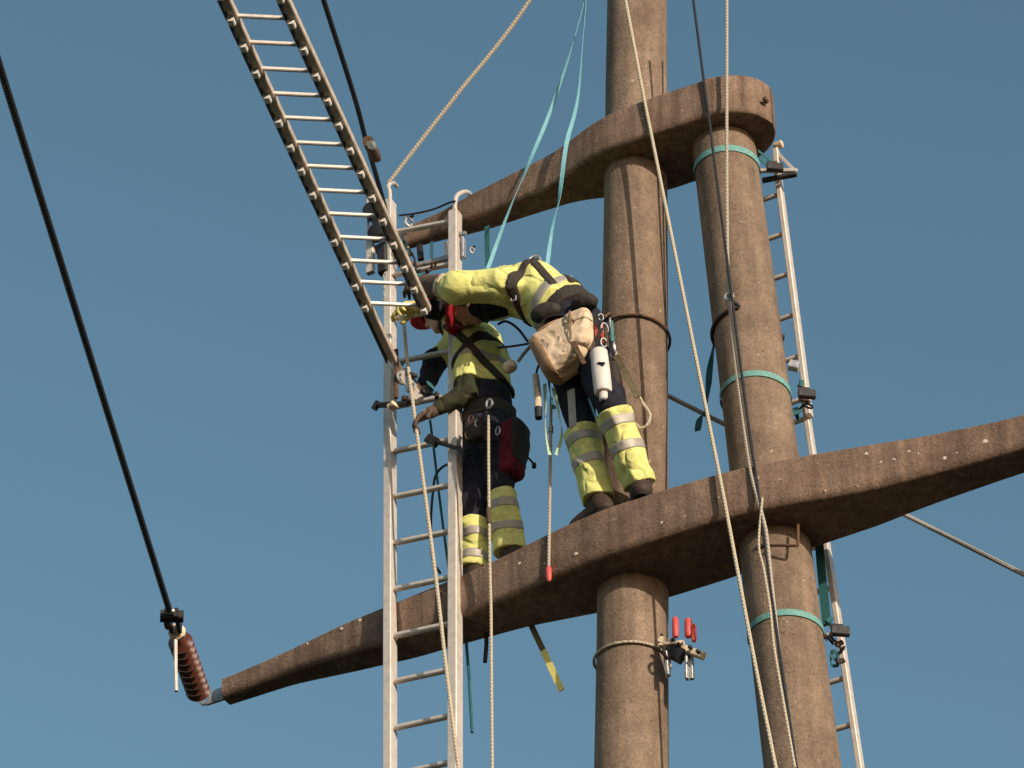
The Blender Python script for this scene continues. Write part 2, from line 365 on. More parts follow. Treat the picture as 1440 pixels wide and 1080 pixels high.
# ================================================================== TOWER
tw = thing('concrete_tower', B(.4, 0, 0), 'weathered brown concrete pylon with two poles and two tapering crossarms', 'power tower')
ZREF, ZUP = 12.6, 15.35
def lax(z): t = (z - ZREF)/(ZUP - ZREF); return B(.083*t, 0, z)
def rax(z): t = (z - ZREF)/(ZUP - ZREF); return B(.767 - .162*t, -.008*t, z)
def prad(z): return .1755 - .0018*(z - ZREF)
def build_pole(ax, z1, r0):
    m = MB(); zs = np.arange(-.3, z1, .25); seg = 48; V = []; Fc = []
    for zi in list(zs) + [z1]:
        c = ax(zi); rr = prad(zi) * r0
        for k in range(seg):
            th = 2*math.pi*k/seg; rk = rr*(1 + .006*math.sin(3*th + zi*.7) + .004*math.sin(zi*4.1 + 2*th))
            V.append(c + rk*(math.cos(th)*Uv + math.sin(th)*Nv))
    n = len(zs) + 1
    for i in range(n-1):
        for k in range(seg): k2 = (k+1) % seg; Fc.append((i*seg+k, i*seg+k2, (i+1)*seg+k2, (i+1)*seg+k))
    Fc.append(tuple((n-1)*seg+k for k in range(seg)))
    m.add(V, Fc); return m.build('concrete_pole', 'pole', tw, True, 50)
pole_l = build_pole(lax, 18.6, 1.0)
pole_r = build_pole(rax, 15.72, 1.0)

def arm_mesh(st, foff, roff, zb, zt, chamf=.022):
    V = []; Fc = []; n = len(st); P = None
    for i, s in enumerate(st):
        F_, R2, zl, z2 = foff[i], roff[i], zb[i], zt[i]; c = min(chamf, (F_-R2)*.35, (z2-zl)*.3)
        w1 = .004*math.sin(s*9.1) + .003*math.sin(s*23.7)
        ring = [(F_-c*.4, z2), (F_, z2-c*.5), (F_+w1*.3, z2-c*.5-.006), (F_+w1*.3, (z2+zl)/2), (F_-c*.05, zl+c*1.3+.006), (F_-c*.15, zl+c*1.3), (F_-c*.6, zl+c*.35), (F_-c*1.3, zl), (F_-c*1.3-.006, zl), (R2+c+.006, zl), (R2+c, zl), (R2+c*.3, zl+c*.3), (R2, zl+c), (R2, zl+c+.006), (R2, z2-c-.006), (R2, z2-c), (R2+c, z2), (R2+c+.006, z2), (F_-c*.4-.006, z2)]
        V += [B(s, o, z) for o, z in ring]; k = len(ring)
        if i:
            a = (i-1)*k; b = i*k
            for j in range(k): j2 = (j+1) % k; Fc.append((a+j, a+j2, b+j2, b+j))
    Fc.append(tuple(range(k-1, -1, -1))); Fc.append(tuple((n-1)*k+j for j in range(k)))
    return V, Fc
def sm(x, y, st, sig=.05):
    xs = np.linspace(min(x)-.2, max(x)+.2, 400); ys = np.interp(xs, x, y); dx = xs[1]-xs[0]; kk = np.exp(-.5*(np.arange(-40, 41)*dx/sig)**2); kk /= kk.sum()
    ys = np.convolve(np.pad(ys, 40, mode='edge'), kk, 'valid'); return np.interp(st, xs, ys)
# lower crossarm
st = np.concatenate([np.linspace(-2.38, 3.3, 120)])
fo = sm([-2.62, -2.3, -1.978, -1.571, -1.238, -.895, -.631, -.475, -.229, .0, .139, .368, .597, .78, .955, 1.296, 1.632, 1.973, 2.4, 3.3],
        [-.02, .0, .045, .118, .155, .19, .23, .262, .312, .343, .347, .343, .335, .318, .289, .214, .134, .075, .04, .0], st)
ro = sm([-2.62, -1.5, -1.0, -.6, -.238, .141, .5, .949, 1.4, 2.0, 3.3], [-.12, -.06, -.047, -.05, -.085, -.127, -.138, -.106, -.096, -.135, -.16], st)
zbv = sm([-2.62, -1.978, -1.571, -1.238, -.631, -.2, .139, .6, 1.3, 1.63, 1.97, 3.3], [12.76, 12.735, 12.674, 12.635, 12.612, 12.588, 12.582, 12.596, 12.600, 12.640, 12.672, 12.72], st)
V, Fc = arm_mesh(st, fo, ro, zbv, np.full(len(st), 12.87))
arm_lo = mesh_obj('crossarm', V, Fc, 'arm', tw, True, 40); arm_lo['label'] = 'lower crossarm the two workers stand on'
# upper crossarm, its right end rounded about the pole
cx_, Rr_ = .62, .292
st = np.concatenate([np.linspace(-1.36, .62, 60), cx_ + Rr_*np.sin(np.linspace(.06, math.pi/2-.02, 22))])
foff = sm([-1.36, -1.1, -.97, -.85, -.72, -.49, -.37, -.227, -.089, .05, .17, .3, .45, .6], [-.01, .015, .045, .065, .085, .12, .137, .18, .235, .268, .272, .276, .270, .262], st, .04)
roff = sm([-1.36, -1.0, -.6, -.35, -.2, .0, .2, .36, .62], [-.062, -.085, -.055, -.045, -.085, -.15, -.182, -.18, -.19], st, .05)
for i, s in enumerate(st):
    if s > cx_:
        e = math.sqrt(max(0, 1-((s-cx_)/Rr_)**2)); mid = (.262-.19)/2; hh = (.262+.19)/2; foff[i] = mid + hh*e; roff[i] = mid - hh*e
zbu = sm([-1.36, -1.2, -.97, -.85, -.64, -.4, -.2, 0, .2, 1], [15.475, 15.47, 15.445, 15.42, 15.40, 15.375, 15.38, 15.365, 15.346, 15.345], st)
V, Fc = arm_mesh(st, foff, roff, zbu, np.full(len(st), 15.61), .018)
arm_up = mesh_obj('crossarm', V, Fc, 'arm', tw, True, 40); arm_up['label'] = 'upper crossarm with a rounded right end'
# pale chips knocked out of the arm faces (low relief scabs)
def face_off(s, which='lo'):
    return float(np.interp(s, ST_LO, FO_LO))
ST_LO, FO_LO = np.linspace(-2.38, 3.3, 120), fo
for (px, py, rr) in [(1218, 638, .010), (1257, 646, .007), (1278, 635, .008), (1291, 638, .006), (1328, 644, .009), (1385, 621, .012), (731, 792, .009), (810, 779, .009), (1238, 650, .006), (506, 872, .009), (480, 884, .008), (1345, 637, .005), (1010, 700, .005), (930, 735, .006), (1160, 690, .006), (432, 905, .006)]:
    o_ = .2
    for _ in range(6): p = Q(px, py, o_); o_ = face_off(SO(p)[0])
    m = MB(); c = Q(px, py, o_ + .0015); n = 9; ring = [c + Nv*.001 + rr*(.7+.6*random.random())*(math.cos(2*math.pi*i/n)*Uv*1.2 + math.sin(2*math.pi*i/n)*Zv) for i in range(n)]
    back = [q - Nv*.012 for q in ring]; m.add(ring + back + [c + Nv*.003], [(i, (i+1) % n, 2*n) for i in range(n)] + [(i, n+i, n+(i+1) % n, (i+1) % n) for i in range(n)])
    m.build('chipped_patch', 'chip', arm_lo, False)
# steel U bracket under the lower arm on the right pole
def pole_front(ax, py, extra=0.0):
    z = 14.0
    lo, hi = 9.0, 18.0
    for _ in range(40):
        z = (lo+hi)/2; c = ax(z); d = c[:2] - CAM[:2]; d = -d/np.linalg.norm(d); p = c + np.array([*d*(prad(z)+extra), 0])
        if PY(p) > py: lo = z
        else: hi = z
    return z, p
m = MB(); m.tube([Q(1064, 770, .175), Q(1076, 766, .185)], .009); m.tube(smooth_path([Q(1082, 767, .20), Q(1102, 767, .205), Q(1119, 767, .19), Q(1122, 763, .18), Q(1122, 738, .165)], 16), .0075)
b_ = m.build('steel_bracket', 'rust', tw)
# tip hardware of upper arm: through bolts and an eye plate
for (px, py) in [(1076, 140)]:
    o_ = .13
    p = Q(px, py, o_); m = MB(); m.lathe(p - Nv*.02, Nv, [(0, .014), (.03, .014), (.034, .010)], 10); m.build('bolt_head', 'rust', arm_up)
m = MB(); m.bar(B(-1.36, -.03, 15.54), B(-1.48, -.03, 15.54), Zv, .10, .012); m.torus(B(-1.49, -.03, 15.54), Nv, .03, .008)
m.build('eye_plate', 'galv', arm_up)
m = MB(); m.bar(B(-2.36, -.06, 12.81), B(-2.50, -.06, 12.81), Zv, .08, .014); m.torus(B(-2.51, -.06, 12.81), Nv, .03, .009)
m.build('eye_plate', 'galv', arm_lo)

# ================================================================== LADDERS
def ladder(name, a0, a1, b0, b1, n, t0, dt, wdir, rw, rh, mat, rung_r, label, group=None, rungmat='alu', box_rung=True, plug=False):
    a0, a1, b0, b1 = [np.asarray(q, float) for q in (a0, a1, b0, b1)]
    L = thing(name, (a0+b0)/2, label, 'ladder', group)
    for p, q in ((a0, a1), (b0, b1)):
        m = MB(); t = (q-p)/np.linalg.norm(q-p); x = np.asarray(wdir, float); x = x - t*(x@t); x /= np.linalg.norm(x); y = np.cross(t, x)
        # I-section rail: web and two lips
        m.bar(p, q, wdir, rw*.22, rh-.002, 0)
        m.bar(p + y*(rh/2-.003), q + y*(rh/2-.003), wdir, rw, .006, .001); m.bar(p - y*(rh/2-.003), q - y*(rh/2-.003), wdir, rw, .006, .001)
        m.build('rail', mat, L, False)
    for i in range(n):
        t = t0 + dt*i; p = a0 + (a1-a0)*t; q = b0 + (b1-b0)*t; m = MB(); e = (q-p)/np.linalg.norm(q-p)
        up = np.cross(e, (a1-a0)/np.linalg.norm(a1-a0))
        m.bar(p - e*.004, q + e*.004, up, rung_r*2, rung_r*1.7, rung_r*.4)
        m.build('rung', rungmat, L, True, 30) if True else None
        if plug:
            m = MB(); yn = np.cross((a1-a0)/np.linalg.norm(a1-a0), e)
            for c, sg in ((p, -1), (q, 1)):
                m.bar(c - up*.0 - e*.012, c + e*.012, up, .042, .05, .004)
            m.build('rung_socket', 'alu', L, True, 30)
    return L
# vertical hook ladder in front of both arms (metres: rung pitch 0.28)
OFL, OFU = .215, .085
A0 = Q(548.5, 1150, OFL+.02); A1 = Q(548.5, 285, OFU+.01); B0 = Q(640, 1150, OFL+.035); B1 = Q(640, 300, OFU+.02)
# rungs from the survey: left rail y 895, 830, 764, 700, 636 ...
def par(a0, a1, y):
    lo, hi = 0., 1.
    for _ in range(40):
        t = (lo+hi)/2; p = a0+(a1-a0)*t
        if PY(p) > y: lo = t
        else: hi = t
    return t
A1b = A0 + (A1-A0)*1.0
vl = thing('hook_ladder', (A0+B0)/2, 'pale aluminium ladder hanging upright in front of both crossarms, its rail tops hooked', 'ladder')
def rail(parent, p, q, wd, w, h, mat='alu'):
    m = MB(); m.bar(p, q, wd, w, h, .004); return m.build('rail', mat, parent, True, 25)
rail(vl, A0, A1, Uv, .046, .07); rail(vl, B0, B1, Uv, .052, .07)
for y0 in [1091, 1025.5, 960, 895.5, 830, 765, 700, 636, 573.5, 511, 449, 388, 328]:
    ta = par(A0, A1, y0); pa = A0+(A1-A0)*ta
    tb = par(B0, B1, y0 - 19 + (y0-700)*-.004); pb = B0+(B1-B0)*tb
    m = MB(); m.bar(pa, pb, Nv, .030, .026, .006); m.build('rung', 'alu', vl, True, 30)
hk = smooth_path([B1 - Zv*.02, Q(640, 285, OFU+.01), Q(643, 275, OFU-.01), Q(652, 270, OFU-.06), Q(660, 272, OFU-.14), Q(662, 282, OFU-.17)], 24)
m = MB(); m.tube(hk, .013, 10); m.build('hook', 'alu', vl)
hk = smooth_path([A1 - Zv*.02, Q(548, 270, OFU+.01), Q(546, 262, OFU-.01), Q(552, 257, OFU-.06), Q(558, 262, OFU-.12)], 24)
m = MB(); m.tube(hk, .012, 10); m.build('hook', 'alu', vl)
# clip on ladder head
m = MB(); m.bar(Q(652, 335, OFU+.02), Q(652, 362, OFU+.02), Uv, .012, .03, .002); m.bar(Q(641, 330, OFU+.03), Q(655, 328, OFU+.03), Nv, .02, .02, .002)
m.build('side_clip', 'galv', vl, False)

# outreach ladder hanging from the upper arm tip, running out towards the viewer
def axisat(x, y, D):       # point on a sight line at slant distance D
    d = _ray(x, y); return CAM + d*D
# distances from the 0.28 m pitch and the narrowing of the rungs
Dn, Df = 16.05, 18.75
yl0, yl1 = 30, 512
def LL(y):   # left rail reading
    return np.interp(y, [0, 135, 165, 200, 266, 333, 396, 453, 512], [322, 387, 402.5, 419, 450, 481, 509, 534, 556])
def RL(y): return np.interp(y, [0, 135, 169, 204, 273, 338, 401, 460, 520], [405, 474, 490, 505.5, 536, 565.5, 590, 612, 634])
pA0 = axisat(LL(0) - 40, -80, 16.10); pA1 = axisat(553, 506, 19.22)
pB0 = axisat(RL(4) - 40, -76, 16.10); pB1 = axisat(RL(430), 434, 18.83)
ol = thing('outreach_ladder', pA1, 'brown railed ladder slung out at a slant from the upper crossarm tip, with pale rungs', 'ladder')
dirL = (pA1-pA0)/np.linalg.norm(pA1-pA0); acr = (pB0-pA0)/np.linalg.norm(pB0-pA0); upn = np.cross(acr, dirL); upn /= np.linalg.norm(upn)
def par2(a0, a1, y): return par(a0, a1, y) if PY(a0) > PY(a1) else 1-par(a1, a0, y)
for (p, q) in ((pA0, pA1), (pB0, pB1)):
    m = MB(); m.bar(p, q, acr, .040, .036, .004); rl_ = m.build('rail', 'frp', ol, True, 25)
    m = MB(); m.bar(p - acr*.032 - upn*.006, q - acr*.032 - upn*.006, acr, .008, .040, .002); m.build('rail_edge', 'dsteel', ol, True, 25)
ys = [-50, -14, 22, 59, 96, 131, 165, 200, 233, 267, 300, 333, 366, 396, 426]
for y in ys:
    t = par2(pA0, pA1, y); pa = pA0+(pA1-pA0)*t
    tb = par2(pB0, pB1, y+4)
    pb = pB0+(pB1-pB0)*tb
    m = MB(); m.bar(pa - acr*.02, pb + acr*.01, upn, .019, .018, .004); m.build('rung', 'alu', ol, True, 30)
    for c in [pa, pb]:
        m = MB(); c = c - acr*.010; m.bar(c - dirL*.022, c + dirL*.022, acr, .032, .088, .005); m.build('rung_socket', 'chalk', ol, True, 30)
# hanger bar with hooks between the two ladders (parts of the outreach ladder)
hb0 = Q(521, 338, .12); hb1 = Q(521, 384, .12)
m = MB(); m.bar(hb0, hb1, Uv, .045, .03, .004); m.tube([Q(517, 270, .12), Q(518, 340, .12)], .008); m.build('hanger_plate', 'alu', ol, True, 30)

# ladder behind the right pole, in two sections
def back_ladder(pts_y, xr, label, off0, off1, yt, yb):
    a1 = Q(xr(yt), yt, off1); a0 = Q(xr(yb), yb, off0); b1 = a1 - Uv*.30 + Nv*.0; b0 = a0 - Uv*.30
    L = thing('pole_ladder', (a0+b0)/2, label, 'ladder', 'ladder sections strapped behind the right pole')
    rail(L, a0, a1, Uv, .028, .05); rail(L, b0, b1, Uv, .028, .05)
    n = int(np.linalg.norm(a1-a0)/.28)
    for i in range(n):
        t = (.12+.28*i)/np.linalg.norm(a1-a0)
        if t > .98: break
        p = a0+(a1-a0)*t; q = b0+(b1-b0)*t; m = MB(); m.bar(p, q, Nv, .026, .022, .005); m.build('rung', 'alu', L, True, 30)
    return L
xr1 = lambda y: 1094 + (y-245)*(1133-1094)/(545-245)
bl1 = back_ladder(None, xr1, 'upper section of white ladder standing behind the right pole above the lower crossarm', -.30, -.24, 232, 585)
xr2 = lambda y: 1131 + (y-560)*(1188-1131)/(935-560)
bl2 = back_ladder(None, xr2, 'lower section of white ladder standing behind the right pole, passing behind the lower crossarm', -.27, -.34, 545, 1400)
# stand-off bracket at the head of the upper section
hb = Q(1093, 240, -.20)
m = MB(); m.bar(Q(1070, 240, -.16), Q(1121, 240, -.20), Zv, .024, .02, .003); m.bar(Q(1092, 214, -.20), Q(1120, 243, -.20), Zv, .018, .014, .002)
m.bar(Q(1091, 210, -.20), Q(1093, 240, -.20), Uv, .03, .03, .004); m.build('standoff_bracket', 'alu', bl1, True, 30)
m = MB(); m.bar(Q(1072, 254, -.14), Q(1120, 245, -.21), Zv, .02, .03, .003); m.build('clamp', 'dsteel', bl1, True, 30)
m = MB(); m.lathe(Q(1089, 206, -.20), Uv, [(0, .02), (.045, .022), (.05, .012)], 12); m.build('end_cap', 'canvas', bl1)
m = MB(); m.bar(Q(1110, 513, -.20), Q(1124, 516, -.22), Zv, .05, .04, .004); m.build('clamp', 'galv', bl1, True, 30)

# ================================================================== STRAPS ROUND THE RIGHT POLE
def pole_strap(ax, py, mat, label, tilt=0.0, wdt=.035, ratch=True):
    z, p = pole_front(ax, py, .004); c = ax(z); n = 48; V = []; m = MB()
    pts = []
    for i in range(n+1):
        th = 2*math.pi*i/n; zz = z + tilt*math.sin(th); cc = ax(zz); rr = prad(zz)*1.012 + .003
        pts.append(cc + rr*(math.cos(th)*Uv + math.sin(th)*Nv))
    m.ribbon(pts, Zv, wdt, .004)
    t = thing('pole_strap', c, label, 'strap', 'teal webbing straps round the right pole')
    m.build('webbing', mat, t, True, 30)
    if ratch:
        q = c + Uv*(prad(z)+.03) - Nv*.07
        m = MB(); m.bar(q, q + Uv*.07 - Nv*.05, Zv, .05, .03, .004); m.tube([q + Zv*.03, q + Zv*.03 + Uv*.05 - Nv*.03], .009); m.build('ratchet', 'dsteel', t, True, 30)
    return t, c, z
t1, c1, z1 = pole_strap(rax, 208, 'teal', 'teal strap round the right pole just below the rounded end of the upper crossarm', .0, .042)
t2, c2, z2 = pole_strap(rax, 527, 'teal', 'teal strap round the right pole midway between the crossarms', .012)
t3, c3, z3 = pole_strap(rax, 861, 'teal', 'teal strap round the right pole below the lower crossarm', .0)
# dark straps gathered at ladder joints
def bundle(name, pts, label):
    T = thing(name, pts[0], label, 'strap')
    for i, p in enumerate(pts):
        m = MB(); d = np.array([random.uniform(-1, 1), random.uniform(-.3, .3), random.uniform(-1, 1)]); d /= np.linalg.norm(d)
        m = MB()
        if i % 3 == 1: m.torus(p, d, .022, .006, 16, 6, .65)
        elif i % 3 == 2: m.ribbon(smooth_path([p + rng.normal(size=3)*.022 for _ in range(5)], 14), Zv, .02, .003)
        else: m.bar(p - d*.020, p + d*.020, Zv, .024, .018, .004)
        m.build(['buckle', 'carabiner', 'strap_coil'][i % 3], ['dsteel', 'galv', 'strap', 'rust'][i % 4] if i % 5 else 'tealdark', T, True, 30)
    m = MB(); m.tube(smooth_path([q + rng.normal(size=3)*.012 for q in pts], 30), .006); m.build('cord', 'ropedark', T)
    return T
bundle('lashing', [Q(x, y, -.16) for x, y in [(1127, 540), (1130, 548), (1128, 557), (1134, 564), (1137, 571), (1122, 580)]], 'knotted dark lashing where the two ladder sections behind the right pole meet')
bundle('lashing', [Q(x, y, -.14) for x, y in [(1166, 872), (1172, 884), (1168, 896), (1180, 905), (1184, 914), (1174, 922), (1182, 930)]], 'tangle of dark buckles and teal webbing on the ladder beside the lowest teal strap')
T = tag(MB().ribbon([Q(x, y, -.17) for x, y in [(1152, 765), (1155, 800), (1160, 850), (1163, 880)]], Uv, .045).build('hanging_strap', 'tealdark'), 'dark teal strap hanging down the right side of the pole under the lower crossarm', 'strap')
T = tag(MB().ribbon(smooth_path([Q(x, y, o) for x, y, o in [(1008, 462, -.12), (1003, 490, -.16), (998, 520, -.2), (996, 545, -.2), (992, 575, -.2), (984, 590, -.2), (981, 606, -.2)]], 24), [Uv*.8 + Nv*(.3+.5*math.sin(i*.5)) for i in range(40)], .034).build('dangling_strap', 'tealdark'), 'loose dark teal strap dangling between the two poles, behind the long cream rope', 'strap')
m = MB(); m.ribbon([Q(1068, 222, -.05), Q(1080, 232, -.12), Q(1095, 240, -.18)], Zv, .035); m.ribbon([Q(1066, 212, -.05), Q(1084, 226, -.15), Q(1096, 238, -.19)], Zv, .02)
tag(m.build('strap_tail', 'tealdark'), 'short dark teal strap tail tying the ladder head to the right pole', 'strap')

# ================================================================== ROPES AND WIRES
def rope(name, pts, r, mat, label, cat='rope', n=40, group=None, seg=8):
    m = MB(); m.tube(smooth_path(pts, n), r, seg); return tag(m.build(name, mat), label, cat, group)
rope('tower_rope', [Q(872, -40, .30), Q(905, 135, .292), Q(917, 195, .288), Q(939, 305, .304), Q(960, 410, .318), Q(981, 515, .334), Q(1001, 615, .350), Q(1016, 690, .364), Q(1031, 770, .366), Q(1062, 935, .37), Q(1091, 1080, .37), Q(1141, 1330, .37)], .0095, 'rope', 'long cream rope slanting in front of both crossarms, between the two poles')
rope('hand_line', [Q(1022, -40, .30), Q(1022, 135, .285), Q(1022, 250, .265), Q(1023, 350, .225), Q(1025, 415, .205), Q(1033, 500, .25), Q(1046, 600, .30), Q(1056, 665, .325), Q(1065, 700, .335), Q(1077, 745, .335), Q(1083, 800, .325), Q(1094, 900, .315), Q(1101, 955, .31), Q(1118, 1080, .31), Q(1150, 1330, .31)], .0088, 'ropew', 'pale hauling rope running straight down the front of the right pole')
rope('safety_line', [Q(975, 0, .30), Q(992, 130, .275), Q(1000, 190, .27), Q(1014, 300, .25), Q(1028, 408, .225), Q(1041, 510, .27), Q(1053, 600, .31), Q(1066, 690, .335), Q(1075, 760, .335), Q(1087, 850, .325), Q(1100, 943, .315), Q(1120, 1080, .31), Q(1155, 1330, .31)], .0078, 'ropedark', 'thin dark line hanging beside the pale rope on the right pole')
rope('tag_line', [Q(1072, 700, .34), Q(1067, 765, .34), Q(1074, 800, .335), Q(1083, 855, .34), Q(1088, 905, .34), Q(1097, 960, .345), Q(1118, 1080, .35)], .006, 'rope', 'slim cream line hanging left of the hauling rope under the lower crossarm')
m = MB(); m.torus(Q(1025, 417, .215), Nv, .022, .008, up=Zv); kb = m.build('steel_ring', 'galv'); tag(kb, 'small steel ring joining the two ropes in front of the right pole', 'ring')
# choker cord round right pole at ring
z, p = pole_front(rax, 430, .006); pts = []
for i in range(37):
    th = R_(70) + 2*math.pi*.72*i/36; pts.append(rax(z + .0 - .05*math.sin((th-R_(70))*.5)) + (prad(z)+.009)*(math.cos(th)*Uv + math.sin(th)*Nv))
rope('choker_cord', [Q(1024, 419, .212)] + pts[1:], .010, 'strap', 'dark cord looped round the right pole from the small steel ring', 'rope', 80)
zt_ = 17.9
rope('support_rope', [Q(546, 258, .06), Q(592, 198, .05), Q(641, 135, .04), Q(745, 0, .02), lax(17.95) + Nv*.15], .0125, 'ropew', 'thick pale rope running up to the right from the head of the outreach ladder')
rope('stay_wire', [Q(930, 552, -.16), Q(930, 552, -.16) + (Q(1440, 808, -.66) - Q(930, 552, -.16))*9], .0125, 'wire', 'grey steel stay running behind both poles down to the right', 'stay wire')
# dark lines on the upper left
rope('side_line', [axisat(410, -140, 16.6), axisat(455, 0, 17.3), axisat(498, 135, 18.1), axisat(514, 195, 18.6), axisat(535, 268, 19.4), Q(551, 330, .14)], .013, 'ropedark', 'dark line running beside the right rail of the outreach ladder')
rope('tip_cord', [Q(561, 303, .06), Q(585, 300, .05), Q(610, 294, .06), Q(632, 285, .09), Q(640, 283, .12)], .006, 'ropedark', 'dark cord lying along the top of the upper crossarm tip')
# line beside vertical ladder
rope('pale_line', [Q(566, 428, .26), Q(572, 500, .30), Q(585, 600, .31), Q(601, 720, .32), Q(615, 830, .32), Q(628, 945, .33), Q(646, 1090, .34), Q(664, 1230, .35)], .0095, 'rope', 'cream line falling diagonally in front of the upright ladder from the yellow glove', 'rope')
rope('thin_cord', [Q(604, 585, .12), Q(611, 640, .1), Q(618, 700, .1), Q(627, 770, .09), Q(631, 800, .08)], .007, 'tealdark', 'thin dark blue cord hanging behind the upright ladder', 'rope')
rope('hose_loop', [Q(640, 652, .16), Q(625, 655, .12), Q(613, 668, .10), Q(609, 690, .08), Q(606, 735, .08), Q(608, 785, .08), Q(619, 806, .08)], .007, 'black', 'black cord loop bulging left of the upright ladder rail', 'rope')
h1 = thing('weighted_line', Q(772, 820, .30), 'thin white line with a red end hanging before the lower crossarm below the bending worker', 'rope')
m = MB(); m.tube(smooth_path([Q(775, 560, .30), Q(774.5, 605, .30), Q(773, 700, .30), Q(771.5, 800, .31)], 20), .0085); m.build('cord', 'ropew', h1)
m = MB(); m.tube([Q(774.5, 600, .30), Q(774.5, 608, .30)], .014); m.build('bead', 'galv', h1)
m = MB(); m.lathe(Q(771.5, 797, .31), -Zv, [(0, .010), (.02, .016), (.07, .016), (.09, .008)], 12); m.build('red_grip', 'redgrip', h1)
h2 = thing('drop_line', Q(690, 935, .32), 'thin pale line hanging in front of the standing worker and the lower crossarm', 'rope')
m = MB(); m.tube(smooth_path([Q(687, 585, .36), Q(687, 640, .34), Q(688, 735, .31), Q(689, 800, .285), Q(690.5, 860, .285), Q(691, 945, .29), Q(693, 1150, .29)], 30), .0075); m.build('cord', 'rope', h2)
m = MB(); m.tube([Q(687, 715, .315), Q(688, 736, .31)], .014); m.build('grip', 'glove', h2)
rope('short_tail', [Q(683, 885, .0), Q(684, 905, .0), Q(682, 931, .0)], .011, 'ropedark', 'short dark rope end hanging beneath the lower crossarm near the thin pale line', 'rope')
rope('dark_tail', [Q(655, 895, .0), Q(657, 920, .0), Q(660, 960, .0), Q(664, 1030, 0)], .008, 'tealdark', 'thin dark line hanging beneath the lower crossarm beside the upright ladder', 'rope')
ys_ = thing('webbing_tail', Q(748, 880, -.05), 'olive strap with a yellow end hanging under the lower crossarm', 'strap')
MB().ribbon([Q(741, 866, -.04), Q(753, 892, -.04), Q(765, 917, -.04)], Uv, .030, .005).build('olive_webbing', 'olive', ys_)
MB().ribbon([Q(764, 915, -.04), Q(778, 945, -.04), Q(790, 971, -.04)], Uv, .032, .006).build('yellow_webbing', 'yellowstrap', ys_)
# blue slings over the upper arm
def sling(pts, label, w=.03, mat='blue'):
    P = smooth_path(pts, 36); m = MB(); n = len(P)
    m.ribbon(P, [Uv*math.cos(i*.16) + Nv*math.sin(i*.16) for i in range(n)], w, .003); return tag(m.build('blue_sling', mat), label, 'sling', 'pale blue slings hanging past the upper crossarm')
sling([Q(846, -120, .05), Q(812, 40, .08), Q(776, 150, .12), Q(750, 215, .15), Q(730, 262, .17), Q(706, 322, .19), Q(686, 378, .21)], 'longer slanting pale blue sling in front of the upper crossarm, left of the other', .021)
sling([Q(829, -120, .2), Q(822, 20, .22), Q(813, 135, .235), Q(797, 200, .245), Q(789, 260, .22), Q(784, 292, .20), Q(776, 325, .2), Q(769, 376, .2)], 'steeper pale blue sling nearest the left pole, above the bending worker', .023)
tag(MB().ribbon([Q(685, 318, .02), Q(685, 345, .02), Q(686, 372, .03)], Uv, .030, .004).build('grey_strap', 'tealdark'), 'short dark strap under the upper crossarm beside the longer blue sling', 'strap')
# cable and tension insulator string
pc = Q(238, 858, .78); zc_ = pc[2]
far = [pc]
for i in range(1, 26):
    y = 858 - i*38; x = 238 + (y-858)*.3119
    p = QZ(x, y, zc_ - .0004*i*i); far.append(p)
dd = far[-1]-far[-2]; far += [far[-1] + dd*12 - Zv*.3]
m = MB(); m.tube(far, .0165, 10); tag(m.build('overhead_cable', 'cable'), 'dark overhead conductor crossing the sky at the left', 'cable')
tipp = B(-2.53, -.04, 12.81)
isn = thing('insulator_string', tipp, 'red-brown disc insulator string with a steel dead-end clamp at the lower crossarm tip', 'insulator')
dI = pc - tipp; LI = np.linalg.norm(dI); dI /= LI
nd = 9; top_ = tipp + dI*(LI - .26)
print('INS', tipp, pc, LI, PY(tipp))
for i in range(nd):
    a = tipp + dI*(.05 + i*(LI-.33)/nd); pp = (LI-.33)/nd
    m = MB(); m.lathe(a, dI, [(0, .02), (pp*.25, .022), (pp*.3, .062), (pp*.42, .064), (pp*.62, .045), (pp*.78, .032), (pp, .022)], 24); m.build('insulator_disc', 'porcelain', isn, True, 40)
m = MB(); m.tube([tipp, tipp + dI*(LI-.2)], .012); m.build('core_rod', 'galv', isn)
m = MB(); m.lathe(top_, dI, [(0, .02), (.02, .04), (.05, .045), (.06, .028), (.09, .026)], 16); m.build('end_fitting', 'canvas', isn, True, 40)
m = MB(); sd = np.cross(dI, Zv); sd /= np.linalg.norm(sd)
m.bar(top_ + dI*.07 - sd*.02, pc - dI*.02 - sd*.03, Zv, .05, .022, .004); m.bar(top_ + dI*.07 + sd*.02, pc - dI*.03 + sd*.035, Zv, .05, .02, .004)
m.bar(pc - dI*.07 - sd*.06, pc - dI*.05 + sd*.055, Zv, .05, .05, .006); m.torus(pc - dI*.10 + sd*.03, sd, .035, .012); m.build('dead_end_clamp', 'dsteel', isn, True, 30)
m = MB(); m.bar(pc - sd*.02 - dI*.02, pc + sd*.03, Zv, .018, .03, .003); m.build('clamp_bolt', 'alu', isn, True, 30)
m = MB(); m.tube([Q(247, 900, .70), Q(247, 940, .68), Q(248, 972, .67)], .010); m.build('side_rod', 'alu', isn)

